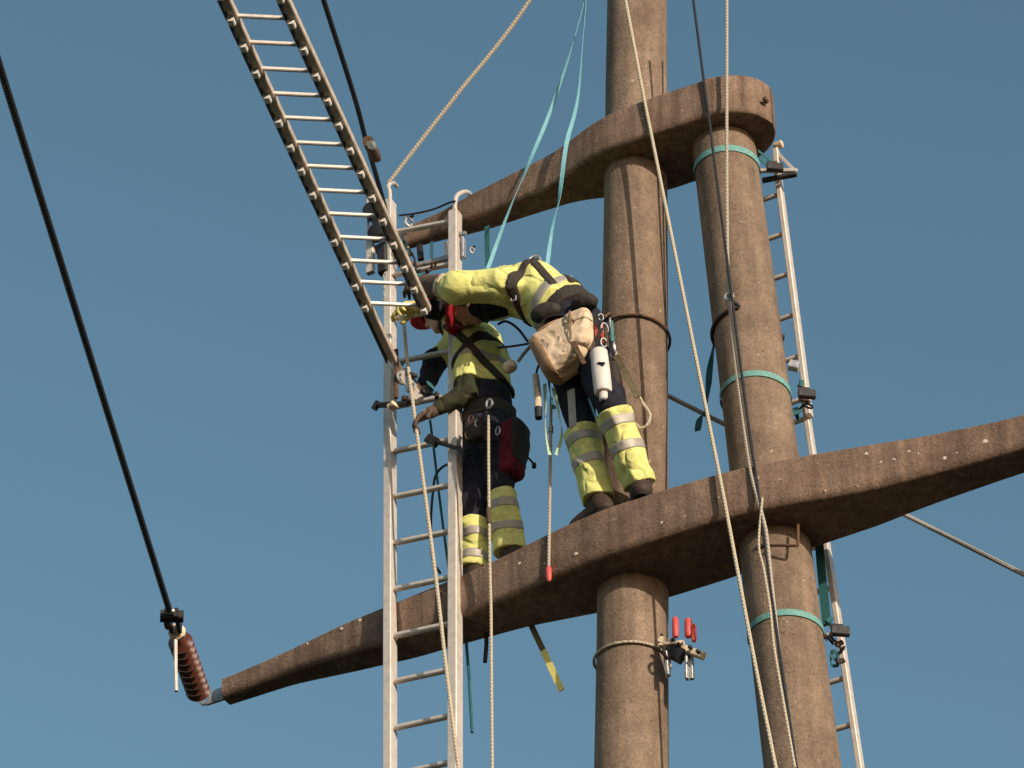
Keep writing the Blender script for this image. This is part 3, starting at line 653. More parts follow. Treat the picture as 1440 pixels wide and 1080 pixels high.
# ================================================================== CLAMP WITH RED GRIPS ON THE LEFT POLE
z, p = pole_front(lax, 897, .006); cpl = lax(z)
pts = [lax(z - .03*abs(math.cos(th/2))) + (prad(z)+.010)*(math.cos(th)*Uv + math.sin(th)*Nv) for th in np.linspace(R_(-20), R_(330), 60)]
rope('girth_rope', pts, .0075, 'rope', 'cream rope tied round the left pole below the lower crossarm', 'rope', 118)
cl = thing('rigging_clamp', Q(955, 920, .08), 'steel rigging bracket with two red grips beside the left pole', 'clamp')
m = MB(); m.bar(Q(928, 900, .10), Q(990, 923, .08), Zv, .035, .03, .004); m.bar(Q(928, 908, .12), Q(962, 904, .10), Zv, .018, .03, .003); m.build('crossbar', 'canvas', cl, True, 30)
m = MB(); m.bar(Q(936, 905, .11), Q(940, 950, .11), Uv, .016, .03, .003); m.bar(Q(966, 915, .08), Q(966, 955, .08), Uv, .014, .03, .003); m.bar(Q(972, 915, .06), Q(973, 955, .06), Uv, .02, .02, .003); m.build('upright', 'galv', cl, True, 30)
m = MB(); m.bar(Q(944, 915, .09), Q(960, 924, .09), Zv, .07, .05, .006); m.torus(Q(937, 918, .13), Uv, .03, .009); m.build('jaw', 'dsteel', cl, True, 30)
for (x, y0, y1, r) in [(950, 896, 868, .017), (968, 896, 870, .019), (976, 902, 878, .014)]:
    a = Q(x, y0, .08); b = Q(x-.5, y1, .08); m = MB(); L_ = np.linalg.norm(b-a); m.lathe(a, b-a, [(0, r*.7), (.01, r), (L_-.012, r*.95), (L_, r*.5)], 14); m.build('red_grip', 'redgrip', cl, True, 50)
for x, y in [(948, 902), (956, 908), (972, 912), (983, 918)]:
    m = MB(); m.lathe(Q(x, y, .11), Nv, [(0, .010), (.02, .010), (.024, .006)], 8); m.build('bolt', 'dsteel', cl, True, 40)

# hardware tangle at the upper arm tip
def shackle(px, py, off, sz, label, mat='galv'):
    T = thing('shackle', Q(px, py, off), label, 'shackle'); c = Q(px, py, off)
    m = MB(); m.torus(c, Nv*.6 + Uv*.8, sz, sz*.28, up=Zv, squash=.7); m.build('bow', mat, T)
    m = MB(); m.tube([c + Zv*sz*1.1 - Uv*sz, c + Zv*sz*1.1 + Uv*sz], sz*.25); m.build('pin', 'dsteel', T); return T
shackle(535, 352, .06, .035, 'dark shackle behind the upright ladder rail at the upper crossarm tip', 'dsteel')
shackle(575, 312, .03, .03, 'steel shackle on top of the upper crossarm tip beside the dark cord')
shackle(664, 352, .0, .02, 'small pale shackle hanging right of the hooked ladder rail')
pb_ = thing('pulley_block', Q(530, 312, .10), 'dark pulley block hanging on the outreach ladder rail above the upper crossarm tip', 'pulley')
m = MB(); m.lathe(Q(531, 305, .10), Nv, [(0, .05), (.03, .052), (.035, .045), (.05, .045), (.055, .052), (.085, .05)], 20); m.build('sheave', 'dsteel', pb_)
m = MB(); m.bar(Q(529, 285, .14), Q(533, 318, .14), Uv, .07, .03, .008); m.build('cheek_plate', 'black', pb_, True, 30)
pb2 = thing('rope_grab', Q(524, 210, .3), 'brown rope grab clamped to the outreach ladder rail', 'clamp')
m = MB(); m.bar(axisat(517, 198, 18.5), axisat(529, 222, 18.7), Zv, .05, .05, .01); m.build('body_block', 'rust', pb2, True, 30)
m = MB(); m.bar(axisat(520, 203, 18.45), axisat(525, 205, 18.5), Zv, .04, .03, .006); m.build('lever', 'galv', pb2, True, 30)
# bar hung below the upper arm tip between the ladders
tb = thing('spreader_bar', Q(620, 362, .05), 'grey spreader bar with short hangers under the upper crossarm tip', 'bar')
m = MB(); m.bar(Q(585, 374, .05), Q(634, 362, .05), Zv, .03, .03, .004); m.build('bar', 'galv', tb, True, 30)
for x0 in (607, 627):
    m = MB(); m.ribbon([Q(x0, 340, .0), Q(x0, 364, .03)], Uv, .02, .004); m.build('hanger', 'blue' if x0 == 607 else 'whitepl', tb)
m = MB(); m.bar(Q(590, 346, -.02), Q(592, 366, .0), Uv, .03, .03, .004); m.build('pin_block', 'black', tb, True, 30)
hst = thing('chain_hoist', Q(538, 350, .10), 'black chain hoist hanging between the slanted ladder and the upright ladder rail', 'hoist')
m = MB(); m.lathe(Q(536, 332, .12), Nv, [(0, .035), (.01, .055), (.06, .055), (.07, .035)], 18); m.build('housing', 'black', hst, True, 40)
m = MB(); m.bar(Q(538, 345, .14), Q(540, 384, .14), Uv, .06, .05, .01); m.build('gear_case', 'dsteel', hst, True, 30)
m = MB()
for i in range(7): m.torus(Q(541, 388 + i*5.5, .15), Uv if i % 2 else Nv, .012, .004, 12, 6, .7, up=Zv)
m.build('chain', 'galv', hst)
m = MB(); m.torus(Q(535, 318, .14), Nv, .022, .007, up=Zv); m.build('top_hook', 'galv', hst)
bundle('lashing', [Q(x, y, .16) for x, y in [(566, 342), (573, 352), (578, 362), (584, 372), (589, 384), (596, 392), (603, 380), (610, 372)]], 'tangle of dark buckles and cord at the lower end of the slanted ladder\'s right rail')
bundle('lashing', [Q(x, y, .27) for x, y in [(562, 514), (569, 524), (580, 534), (588, 545), (596, 553), (607, 548), (614, 556)]], 'jumble of clips and cord in front of the upright ladder at the standing worker\'s hands')
# clamps where the outreach ladder foots on the upright ladder
ft = thing('ladder_foot_clamp', Q(575, 535, .3), 'rusty foot clamp tying the slanting ladder to the upright ladder', 'clamp')
m = MB(); m.bar(Q(553, 508, .30), Q(590, 562, .27), Zv, .05, .03, .005); m.build('arm_bar', 'alu', ft, True, 30)
m = MB(); m.bar(Q(557, 492, .33), Q(557, 560, .31), Uv, .022, .02, .003); m.build('clamp_bar', 'rust', ft, True, 30)
m = MB(); m.bar(Q(530, 570, .27), Q(572, 568, .29), Zv, .022, .03, .003); m.bar(Q(527, 570, .27), Q(531, 571, .27), Zv, .05, .03, .003); m.build('pin', 'dsteel', ft, True, 30)
m = MB(); m.torus(Q(578, 545, .29), Nv, .025, .009, up=Zv); m.torus(Q(563, 532, .31), Uv, .03, .008, up=Zv); m.build('ring', 'galv', ft)
m = MB(); m.bar(Q(549, 574, .30), Q(556, 568, .31), Zv, .03, .05, .006); m.build('pale_cap', 'canvas', ft, True, 30)

# ================================================================== PEOPLE
def rotv(v, ax, a):
    v = np.asarray(v, float); ax = np.asarray(ax, float)/np.linalg.norm(ax); return v*math.cos(a) + np.cross(ax, v)*math.sin(a) + ax*(ax@v)*(1-math.cos(a))
def nrm(v): v = np.asarray(v, float); return v/np.linalg.norm(v)
def hand_sdf(wr, d, pn, side, curl=.6, sc_=1.0, spread=.12):
    # wr wrist, d towards the fingertips, pn the way the palm faces, side +1/-1 where the thumb sits
    d = nrm(d); pn = nrm(pn - d*(np.asarray(pn)@d)); l = np.cross(d, pn)*side; F = np.array([d, l, pn])
    S = sc_; parts = [ell(wr + d*.052*S, F, (.055*S, .044*S, .020*S)), caps(wr - d*.03*S, wr + d*.02*S, .030*S, .030*S)]
    for i, (o, L) in enumerate([(.031, .92), (.011, 1.0), (-.010, .95), (-.030, .76)]):
        b = wr + d*.086*S + l*o*S; dirn = rotv(d, pn, -side*spread*(1-i)*.5); p = b; c = 0
        dd = dirn
        for k, (ln, r) in enumerate([(.042, .0112), (.027, .0102), (.021, .0090)]):
            dd = rotv(dd, np.cross(d, pn), curl*(.75 + .25*k) + .06*i); q = p + dd*ln*L*S
            parts.append(caps(p, q, r*S, (r-.0012)*S)); p = q
    b = wr + d*.022*S + l*.030*S; dd = nrm(d*.55 + l*.75 + pn*.35); q = b + dd*.042*S; parts.append(caps(b, q, .0145*S, .012*S))
    dd = nrm(d*.8 + l*.25 + pn*.5); q2 = q + dd*.032*S; parts.append(caps(q, q2, .012*S, .0105*S))
    return union(parts, .006)
def head_parts(c, fwd, up):
    F = frame(fwd, up); f, l, u = F
    P = [ell(c, F, (.098, .077, .108)), ell(c + f*.030 - u*.060, F, (.062, .054, .058)), caps(c + f*.088 + u*.012, c + f*.108 - u*.026, .009, .014),
         ell(c + l*.077 - u*.012 - f*.005, F, (.020, .010, .032)), ell(c - l*.077 - u*.012 - f*.005, F, (.020, .010, .032)),
         caps(c + f*.085 + l*.045 + u*.022, c + f*.088 + l*.015 + u*.024, .011), caps(c + f*.085 - l*.045 + u*.022, c + f*.088 - l*.015 + u*.024, .011),
         caps(c + f*.083 + l*.020 - u*.060, c + f*.083 - l*.020 - u*.060, .009), ell(c + f*.072 - u*.098, F, (.022, .026, .016))]
    return P, F
def face_extras(c, F, parent):
    f, l, u = F
    for sg in (-1, 1):
        m = MB(); m.lathe(c + f*.074 + l*sg*.031 + u*.002, f, [(0, .013), (.006, .0125), (.011, .009), (.013, .003)], 12); e = m.build('eye', 'eyew', parent)
        m = MB(); m.lathe(c + f*.086 + l*sg*.031 + u*.002, f, [(0, .006), (.0025, .004)], 10); m.build('pupil', 'black', e)
def helmet(c, F, parent, mat='red'):
    f, l, u = F; hc = c + u*.022
    shell = minus(inter(ell(hc, F, (.133, .112, .128)), half(hc + u*.018, -u)), ell(hc - u*.006, F, (.118, .098, .115)))
    ridge = inter(union([caps(hc - f*.10 + u*.07 + l*y, hc + f*.09 + u*.09 + l*y*.8, .012) for y in (-.045, 0, .045)] , .01), half(hc + u*.02, -u))
    brim = inter(ell(hc + u*.018 + f*.05, F, (.135, .100, .016)), half(hc + f*.03, -f))
    lip = inter(ell(hc + u*.024, F, (.139, .118, .014)), half(hc + u*.010, -u))
    inner = ell(hc - u*.006, F, (.116, .097, .113))
    hs = minus(union([shell, ridge, brim, lip], .006), inner); h = sdf_obj('helmet', hs, mat, parent, .006)
    for sg in (-1, 1):
        m = MB(); m.ribbon(smooth_path([hc + l*sg*.095 + u*.02 - f*.02, c + l*sg*.088 - u*.05 + f*.005, c + l*sg*.045 - u*.125 + f*.05, c - u*.135 + f*.058], 12), f, .016, .003); m.build('chin_strap', 'strap', h)
    m = MB(); m.bar(hc + f*.125 + u*.05 - l*.03, hc + f*.125 + u*.05 + l*.03, u, .03, .02, .004); m.build('lamp_clip', 'black', h, True, 30)
    return h
def boot(ank, toe_dir, sole_z, parent, shaft_dir=None, mat='boot'):
    t = nrm([toe_dir[0], toe_dir[1], 0]); l = np.cross(Zv, t); a = np.array(ank, float); base = np.array([a[0], a[1], sole_z])
    F = np.array([t, l, Zv]); sd = Zv if shaft_dir is None else nrm(shaft_dir)
    up = union([caps(base + Zv*.065 - t*.03, a + sd*.03, .055, .060), ell(base + t*.05 + Zv*.055, F, (.11, .046, .050)), ell(base + t*.135 + Zv*.042, F, (.062, .046, .038)), ell(base - t*.045 + Zv*.05, F, (.05, .042, .05))], .03)
    up = inter(up, half(base + Zv*.022, -Zv)); b = sdf_obj('boot', up, mat, parent, .007)
    so = inter(union([ell(base + t*.13 + Zv*.015, F, (.078, .052, .06)), ell(base - t*.04 + Zv*.015, F, (.055, .044, .06)), ell(base + t*.05 + Zv*.015, F, (.10, .043, .06))], .02), half(base + Zv*.026, Zv), half(base + Zv*.0015, -Zv))
    sdf_obj('sole', so, 'sole', b, .007)
    m = MB()
    for k in range(4):
        q = base + t*(.045+.018*k) + Zv*(.108-.010*k); m.tube([q - l*.024, q + l*.024], .003, 6)
    m.build('laces', 'strap', b)
    return b
def carabiner(c, n, sz, parent, mat='galv'):
    m = MB(); m.torus(c, n, sz, sz*.17, 20, 6, .58, up=Zv); return m.build('carabiner', mat, parent)

# ------------------------------------------------ worker bending over towards the ladder
SZ = 12.87
W = thing('person', B(.06, .24, SZ), 'worker in yellow jacket bending left over the other, canvas bags at the hip', 'person')
Q_ = Q
def Q(x, y, o): return Q_(x, y, o + .07)
pel, wai, che, uch = Q(815, 468, .22), Q(788, 434, .22), Q(748, 409, .22), Q(716, 409, .22)
nsh, nel, nwr = Q(712, 402, .36), Q(642, 404, .44), Q(601, 402, .34)
fsh, fel, fwr = Q(706, 424, .10), Q(650, 442, .12), Q(597, 434, .30)
h1_, k1, a1_ = Q(800, 500, .14), Q(819, 610, .27), Q_(841, 704, .27)
h2_, k2, a2_ = Q(832, 494, .30), Q(866, 590, .37), Q_(900, 684, .28)
hc = Q(662, 430, .20); hp, HF = head_parts(hc, -Uv*.55 - Zv*.80 - Nv*.1, -Uv*.85 + Zv*.45)
body = union([caps(pel, wai, .12, .115), caps(wai, che, .12, .13), caps(che, uch, .13, .11), caps(uch, hc - HF[2]*.05, .065, .055), caps(uch, nsh, .10, .07), caps(uch, fsh, .10, .07),
              caps(nsh, nel, .055, .042), caps(nel, nwr, .042, .030), caps(fsh, fel, .055, .042), caps(fel, fwr, .042, .030), caps(nwr, nwr + nrm(nwr-nel)*.05, .028, .03), caps(fwr, fwr + nrm(fwr-fel)*.05, .028, .03),
              caps(pel, h1_, .12, .09), caps(pel, h2_, .12, .09), caps(h1_, k1, .085, .055), caps(k1, a1_, .055, .040), caps(h2_, k2, .085, .055), caps(k2, a2_, .055, .040)] + hp, .02)
sdf_obj('body', body, 'skin', W, .010)
face_extras(hc, HF, W)
hair = minus(inter(ell(hc - HF[0]*.012 + HF[2]*.008, HF, (.104, .084, .112)), half(hc + HF[0]*.045, HF[0])), ell(hc + HF[0]*.06 - HF[2]*.10, HF, (.09, .09, .10)))
sdf_obj('hair', hair, 'hair', W, .007)
helmet(hc, HF, W)
hood = inter(union([caps(uch + Zv*.01, hc - HF[2]*.075, .085, .075), caps(Q(704, 428, .25), Q(690, 436, .25), .07, .05)], .03), half(hc - HF[2]*.055, HF[2]))
sdf_obj('neck_warmer', folds(hood, .008, 40, (0, 0, 0), 3), 'navy', W, .009)
tax = nrm(wai - che)
jk = union([caps(wai + tax*.05, wai, .142, .150), caps(wai, che, .150, .150), caps(che, uch, .152, .128), caps(uch, nsh, .11, .090), caps(uch, fsh, .11, .090), caps(nsh, nel, .092, .076), caps(nel, nel + nrm(nwr-nel)*.05, .076, .070),
            caps(fsh, fel, .085, .062), caps(fel, fel + nrm(fwr-fel)*.14, .060, .050), ell(nel + Zv*(-.02), frame(Uv, Zv), (.07, .06, .06))], .035)
jkf = folds(jk, .010, 26, (0, 0, 0), 11)
hem = wai + tax*.035; cut1 = nel + nrm(nwr-nel)*.17; cut2 = fel + nrm(fwr-fel)*.20
dn = nrm(nwr-nel); df = nrm(fwr-fel)
jacket = sdf_obj('jacket', inter(jkf, half(hem, tax)), 'hiviz', W, .0075)
# reflective bands and cuff
sdf_obj('reflective_band', inter(grow(jkf, .004), slab(hem - tax*.065, nrm(tax + Zv*.12), .062), half(hem, tax), half(wai - tax*.14, -tax)), 'refl', jacket, .007)
slv = folds(union([caps(nel + dn*.035, nwr, .064, .058), caps(nwr, nwr + dn*.03, .058, .050)], .02), .008, 34, (0, 0, 0), 13)
ga = sdf_obj('gauntlet', inter(slv, half(nel + dn*.012, -dn), half(nwr + dn*.035, dn)), 'glove', W, .006)
sdf_obj('gauntlet_band', inter(grow(slv, .004), slab(nel + dn*.115, dn, .060)), 'canvas', ga, .006)
sdf_obj('cuff', inter(grow(folds(caps(fel, fwr, .060, .044), .006, 34, (0, 0, 0), 14), .004), slab(cut2 - df*.03, df, .07)), 'navy', jacket, .006)
# shadowy underlayer hanging at the belly
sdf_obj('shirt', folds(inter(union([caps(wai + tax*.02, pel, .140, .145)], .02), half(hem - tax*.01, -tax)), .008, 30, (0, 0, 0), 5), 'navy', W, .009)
# harness
def strap_loop(p, n, wd, body_, lims, parent, e=.008, name='harness_strap', mat='strap', h=.007):
    return sdf_obj(name, inter(grow(body_, e), slab(p, n, wd), *lims), mat, parent, h)
har = strap_loop(Q(733, 396, .35), np.cross(nrm(Q(752, 370, .3) - Q(718, 432, .36)), Nv), .042, jkf, [half(Q(716, 400, .3), -Uv), half(hem, tax)], W, .008, 'harness')
har['label'] = 'dark fall harness over the yellow jacket'
strap_loop(Q(768, 388, .3), np.cross(nrm(Q(787, 410, .34) - Q(752, 370, .3)), Nv), .040, jkf, [half(Q(748, 400, .3), -Uv), half(hem - tax*.04, tax), half(Q(770, 400, .24), -Nv)], har)
strap_loop(Q(812, 402, .2), np.cross(nrm(Q(830, 425, .1) - Q(790, 377, .15)), Nv), .040, jkf, [half(Q(786, 400, .3), -Uv), half(hem - tax*.01, tax)], har)
m = MB(); dr = Q(752, 366, .24); m.torus(dr, Uv*.3 + Nv, .030, .006); m.build('back_ring', 'galv', har)
for (x, y, o) in [(722, 420, .36), (744, 383, .31), (775, 399, .31), (800, 392, .22)]:
    c_ = Q(x, y, o); m = MB(); m.torus(c_, Nv, .020, .006, 4, 6, 1.0, up=Zv + Uv); m.build('buckle', 'galv', har, True, 30)
belt = inter(grow(folds(union([caps(wai + tax*.02, pel, .140, .145)], .02), .004, 30, (0, 0, 0), 5), .022), slab(hem + tax*.060, tax, .085))
bl = sdf_obj('tool_belt', belt, 'strap', har, .009)
for (x, y, rx, rz) in [(768, 440, .085, .055), (822, 426, .075, .045)]:
    c = Q(x, y, .37); sdf_obj('belt_pad', folds(ell(c, frame(nrm(Q(x+30, y-8, .37) - c), Nv), (rx, rz, .05)), .006, 50, (0, 0, 0), x), 'strap', bl, .008)
# trousers
tr = union([caps(pel - tax*.02, pel + tax*.05, .145, .140), caps(pel, h1_, .14, .115), caps(pel, h2_, .14, .115), caps(h1_, k1 - nrm(a1_-k1)*.02, .112, .074), caps(h2_, k2 - nrm(a2_-k2)*.05, .112, .078)], .03)
trf = folds(tr, .010, 24, (0, 0, 0), 21)
s1, s2 = nrm(a1_ - k1), nrm(a2_ - k2)
trousers = sdf_obj('trousers', inter(trf, half(wai + tax*.07, -tax)) , 'navy', W, .009)
trousers['label'] = 'dark trousers with yellow high-visibility lower legs'
for kk, aa, sd, top, of, sgn in ((k1, a1_, s1, -.015, .0, -1), (k2, a2_, s2, -.04, .0, 1)):
    tube = folds(union([caps(kk - sd*.06, kk, .090, .084), caps(kk, aa, .083, .082)], .02), .010, 26, (0, 0, 0), int(31+top*100))
    L_ = np.linalg.norm(aa-kk)
    lg = sdf_obj('trouser_leg', inter(tube, half(kk + sd*top, -sd), half(aa - sd*.005, sd)), 'hiviz', trousers, .0065)
    for q in (.10, .235):
        sdf_obj('reflective_band', inter(grow(tube, .004), slab(kk + sd*(top+q-.03), sd, .052)), 'refl', lg, .006)
# stripe on the thigh
m = MB(); m.ribbon([Q(803, 548, .34), Q(806, 600, .36)], Uv, .04, .006); m.build('thigh_stripe', 'refl', trousers)
m = MB(); m.ribbon([Q(828, 560, .36), Q(842, 598, .36)], Uv, .010, .006); m.build('thigh_piping', 'blue', trousers)
tdir = nrm(np.array([-.52, .85, 0])); boot(a1_, nrm(-Uv*.9 - Nv*.30), SZ, W); boot(a2_, nrm(-Uv*.55 - Nv*.8), SZ, W)
# gloves
g1 = hand_sdf(nwr + dn*.03, dn, -Zv*.8 - Nv*.4, 1, .55, 1.12); sdf_obj('glove', g1, 'glove', W, .0045)
g2 = hand_sdf(fwr + df*.03, nrm(df - Zv*.15), -Zv*.9 + Nv*.1, -1, .45, 1.15); sdf_obj('glove', g2, 'gloveyellow', W, .0045)['label'] = 'bright yellow work glove'

# ---- things hanging from the belt
bag = thing('tool_bag', Q(790, 495, .42), 'large cream canvas bucket bag on the bending worker\'s hip', 'bag')
bd = nrm(Q(806, 528, .40) - Q(768, 458, .44)); bn = nrm(Nv + Zv*.15); BF = np.array([bd, np.cross(bn, bd), nrm(bn - bd*(bn@bd))])
bc = Q(788, 492, .42)
bs = inter(union([box(bc - bd*.02, BF, (.145, .118, .070), .045), box(bc + bd*.06, BF, (.09, .108, .085), .05)], .04), half(bc - bd*.13, -bd))
bs = folds(bs, .007, 18, (0, 0, 0), 41)
sdf_obj('canvas_body', minus(bs, box(bc - bd*.13, BF, (.10, .095, .052), .03)), 'canvas', bag, .0075)
sdf_obj('shaded_side', inter(grow(bs, .004), half(bc - BF[1]*.062, BF[1]), half(bc - bd*.10, -bd)), 'canvasin', bag, .0075)  # darker brown shell: shade on the bag's lower-left side put into its colour
m = MB(); pts = [bc - bd*.125 + .118*math.cos(t_)*BF[1]*.98 + .070*math.sin(t_)*BF[2] for t_ in np.linspace(0, 2*math.pi, 33)]; m.tube(pts, .009, 8, False); m.build('rim', 'canvasin', bag)
m = MB(); m.ribbon(smooth_path([bc - bd*.12 + BF[1]*.11, bc - bd*.18 + BF[1]*.10 + Nv*.0, bc - bd*.22 + BF[1]*.0, bc - bd*.12 - BF[1]*.11], 16), BF[2], .03, .004); m.build('handle', 'strap', bag)
bag2 = thing('tool_bag', Q(816, 462, .46), 'smaller cream canvas pouch above the large bucket bag on the worker\'s hip', 'bag')
b2 = Q(815, 466, .45); d2 = nrm(Q(818, 500, .44) - Q(814, 442, .46)); F2 = np.array([d2, np.cross(bn, d2), nrm(bn - d2*(bn@d2))])
ps = folds(union([box(b2, F2, (.105, .066, .05), .03), box(b2 + d2*.06 + F2[1]*.0, F2, (.06, .052, .06), .03)], .02), .006, 24, (0, 0, 0), 43)
sdf_obj('canvas_body', ps, 'canvas', bag2, .007)
sdf_obj('flap', inter(grow(ps, .006), half(b2 - d2*.035, d2), half(b2 - F2[2]*.01, -F2[2])), 'canvas', bag2, .007)
m = MB(); m.ribbon([b2 - d2*.10 + F2[1]*(-.02) + F2[2]*.058, b2 + d2*.08 + F2[1]*(-.02) + F2[2]*.066], F2[1], .010, .004); m.build('closing_strap', 'canvasin', bag2)
m = MB(); q_ = b2 - d2*.0 + F2[1]*.07 + F2[2]*.03; m.ribbon([Q(801, 468, .5), Q(812, 492, .5), Q(822, 512, .49)], Zv, .022, .008); m.build('leather_edge', 'rust', bag2)
tl = thing('tool_holster', Q(846, 540, .47), 'off-white cylindrical tool with a small nose hanging below the canvas bags', 'tool')
m = MB(); a = Q(842, 494, .46); b = Q(848.5, 553, .46); d_ = b-a; L_ = np.linalg.norm(d_); m.lathe(a, d_, [(0, .036), (.01, .044), (L_*.5, .047), (L_-.012, .046), (L_, .040)], 20); m.build('barrel', 'whitepl', tl)
m = MB(); m.lathe(b, d_, [(0, .024), (.045, .024), (.052, .018)], 16); m.build('nose', 'whitepl', tl)
m = MB(); m.lathe(b + nrm(d_)*.052, d_, [(0, .020), (.012, .020)], 14); m.build('tip', 'black', tl)
m = MB(); m.bar(Q(841, 511, .505), Q(850, 511, .505), Zv, .012, .012, .002); m.build('slot', 'black', tl, True, 30)
m = MB(); m.ribbon(smooth_path([Q(838, 498, .47), Q(840, 478, .46), Q(846, 462, .44)], 8), Uv, .02, .004); m.build('hanger', 'strap', tl)
sl = thing('side_pouch', Q(866, 545, .40), 'slate grey pouch on the bending worker\'s right thigh beside the white tool', 'pouch')
F3 = np.array([nrm(Q(870, 570, .38) - Q(862, 515, .40)), Uv, Nv]); F3[1] = nrm(np.cross(F3[2], F3[0])); F3[2] = np.cross(F3[0], F3[1])
m_ = folds(box(Q(862, 540, .385), F3, (.13, .040, .03), .02), .004, 30, (0, 0, 0), 9); sdf_obj('pouch_body', m_, 'galv' if False else 'strap', sl, .007)
rk = thing('gear_rack', Q(850, 470, .42), 'cluster of steel carabiners and clips at the bending worker\'s right hip', 'climbing gear')
for i, (x, y, o, s_) in enumerate([(842, 452, .44, .030), (850, 462, .42, .034), (858, 455, .38, .032), (861, 474, .38, .030), (849, 482, .44, .028), (864, 488, .36, .032), (856, 500, .40, .026), (845, 446, .42, .022), (868, 500, .33, .026)]):
    carabiner(Q(x, y, o), Nv*math.cos(i) + Uv*math.sin(i), s_, rk, 'galv' if i % 3 else 'dsteel')
for i, (x, y, c_) in enumerate([(838, 470, 'redgrip'), (852, 474, 'olive'), (860, 466, 'teal'), (846, 468, 'redgrip')]):
    m = MB(); m.ribbon([Q(x, y-14, .43), Q(x+2, y+14, .43)], Uv, .014, .005); m.build('quickdraw', c_, rk)
rope('coiled_lanyard', [Q(866, 498, .36), Q(878, 520, .36), Q(893, 548, .35), Q(905, 568, .33), Q(914, 582, .30), Q(911, 596, .30), Q(902, 602, .30), Q(893, 596, .30)], .008, 'rope', 'cream lanyard looping from the bending worker\'s hip across the left pole')
tag(MB().ribbon(smooth_path([Q(866, 500, .38), Q(880, 525, .38), Q(890, 545, .37), Q(897, 558, .36)], 12), Zv, .03, .006).build('lanyard_sleeve', 'olive'), 'olive sleeve hanging beside the cream lanyard at the worker\'s hip', 'strap')
z, p = pole_front(lax, 440, .006)
pts = [Q(850, 446, .36), Q(858, 441, .30)] + [lax(z - .05) + (prad(z)+.012)*(math.cos(th)*Uv + math.sin(th)*Nv) + Zv*.05*((th - R_(-60))/R_(190)) for th in np.linspace(R_(150), R_(-60), 24)]
rope('work_lanyard', pts, .0075, 'rust', 'brown positioning lanyard from the bending worker round the left pole', 'rope', 80)
hg = thing('hanging_tool', Q(756, 560, .36), 'cream-handled tool with a black tip hanging below the canvas bags at the left', 'tool')
m = MB(); m.tube([Q(753, 528, .36), Q(756, 552, .36), Q(757, 575, .36)], [.017, .019, .017], 12); m.build('handle', 'canvas', hg)
m = MB(); m.tube([Q(757, 574, .36), Q(757.5, 588, .36)], [.021, .019], 12); m.build('tip', 'black', hg)
m = MB(); m.tube(smooth_path([Q(753, 530, .36), Q(757, 515, .37), Q(765, 500, .37)], 8), .006); m.build('tether', 'strap', hg)
ws = thing('webbing_slings', Q(775, 600, .30), 'pale green webbing loops hanging under the bending worker around the thin white line', 'sling')
for pts_, c_ in (([(766, 540), (767, 575), (768, 610), (773, 640)], 'mint'), ([(778, 545), (786, 580), (790, 612), (782, 640)], 'mint'), ([(770, 520), (775, 560), (780, 575)], 'tealdark')):
    MB().ribbon(smooth_path([Q(x, y, .31) for x, y in pts_], 14), [Uv*math.cos(i*.2)+Nv*math.sin(i*.2) for i in range(30)], .019, .003).build('webbing', c_, ws)

# ------------------------------------------------ worker standing behind the upright ladder
def Q(x, y, o): return Q_(x, y, o - .05)
V_ = thing('person', B(-.76, .06, SZ), 'worker with red helmet standing in shadow behind the upright ladder, reaching left', 'person')
pel, wai, che, uch = Q(688, 600, .07), Q(686, 563, .07), Q(679, 513, .06), Q(672, 484, .05)
nsh, nel, nwr = Q(662, 484, .17), Q(655, 556, .22), Q(612, 577, .30)
fsh, fel, fwr = Q(646, 482, .0), Q(612, 508, .06), Q(596, 549, .15)
h1_, k1, a1_ = Q(676, 622, .02), Q(666, 712, .12), Q(664, 799, .07)
h2_, k2, a2_ = Q(702, 620, .12), Q(706, 700, .13), Q(717, 774, .08)
hc = Q(623, 440, .10); hp, HF = head_parts(hc, -Uv*.9 - Zv*.38 + Nv*.15, -Uv*.36 + Zv*.93)
neck = hc - HF[2]*.08 - HF[0]*.02
body = union([caps(pel, wai, .11, .105), caps(wai, che, .105, .12), caps(che, uch, .12, .10), caps(uch, neck, .065, .055), caps(uch, nsh, .09, .065), caps(uch, fsh, .09, .065),
              caps(nsh, nel, .052, .040), caps(nel, nwr, .040, .028), caps(fsh, fel, .052, .040), caps(fel, fwr, .040, .028), caps(nwr, nwr + nrm(nwr-nel)*.05, .028, .03), caps(fwr, fwr + nrm(fwr-fel)*.05, .028, .03),
              caps(pel, h1_, .11, .085), caps(pel, h2_, .11, .085), caps(h1_, k1, .08, .052), caps(k1, a1_, .052, .038), caps(h2_, k2, .08, .052), caps(k2, a2_, .052, .038)] + hp, .02)
sdf_obj('body', body, 'skin', V_, .010)
face_extras(hc, HF, V_)
hair = minus(inter(ell(hc - HF[0]*.012 + HF[2]*.008, HF, (.104, .084, .112)), half(hc + HF[0]*.045, HF[0])), ell(hc + HF[0]*.06 - HF[2]*.10, HF, (.09, .09, .10)))
sdf_obj('hair', hair, 'hair', V_, .007)
helmet(hc, HF, V_)
dn = nrm(nwr-nel); df = nrm(fwr-fel); tax = nrm(pel - che)
jk = union([caps(pel - tax*.10, wai, .125, .128), caps(wai, che, .128, .138), caps(che, uch, .138, .122), caps(uch, nsh, .105, .092), caps(uch, fsh, .10, .085), caps(nsh, nel, .094, .070), caps(fsh, fsh + (fel-fsh)*.8, .088, .070), caps(uch, neck, .09, .068)], .035)
jkf = folds(jk, .010, 26, (0, 0, 0), 51); hem = wai - tax*.035
jacket = sdf_obj('jacket', inter(jkf, half(hem, tax), half(neck + HF[2]*.01, HF[2])), 'hiviz', V_, .0075)
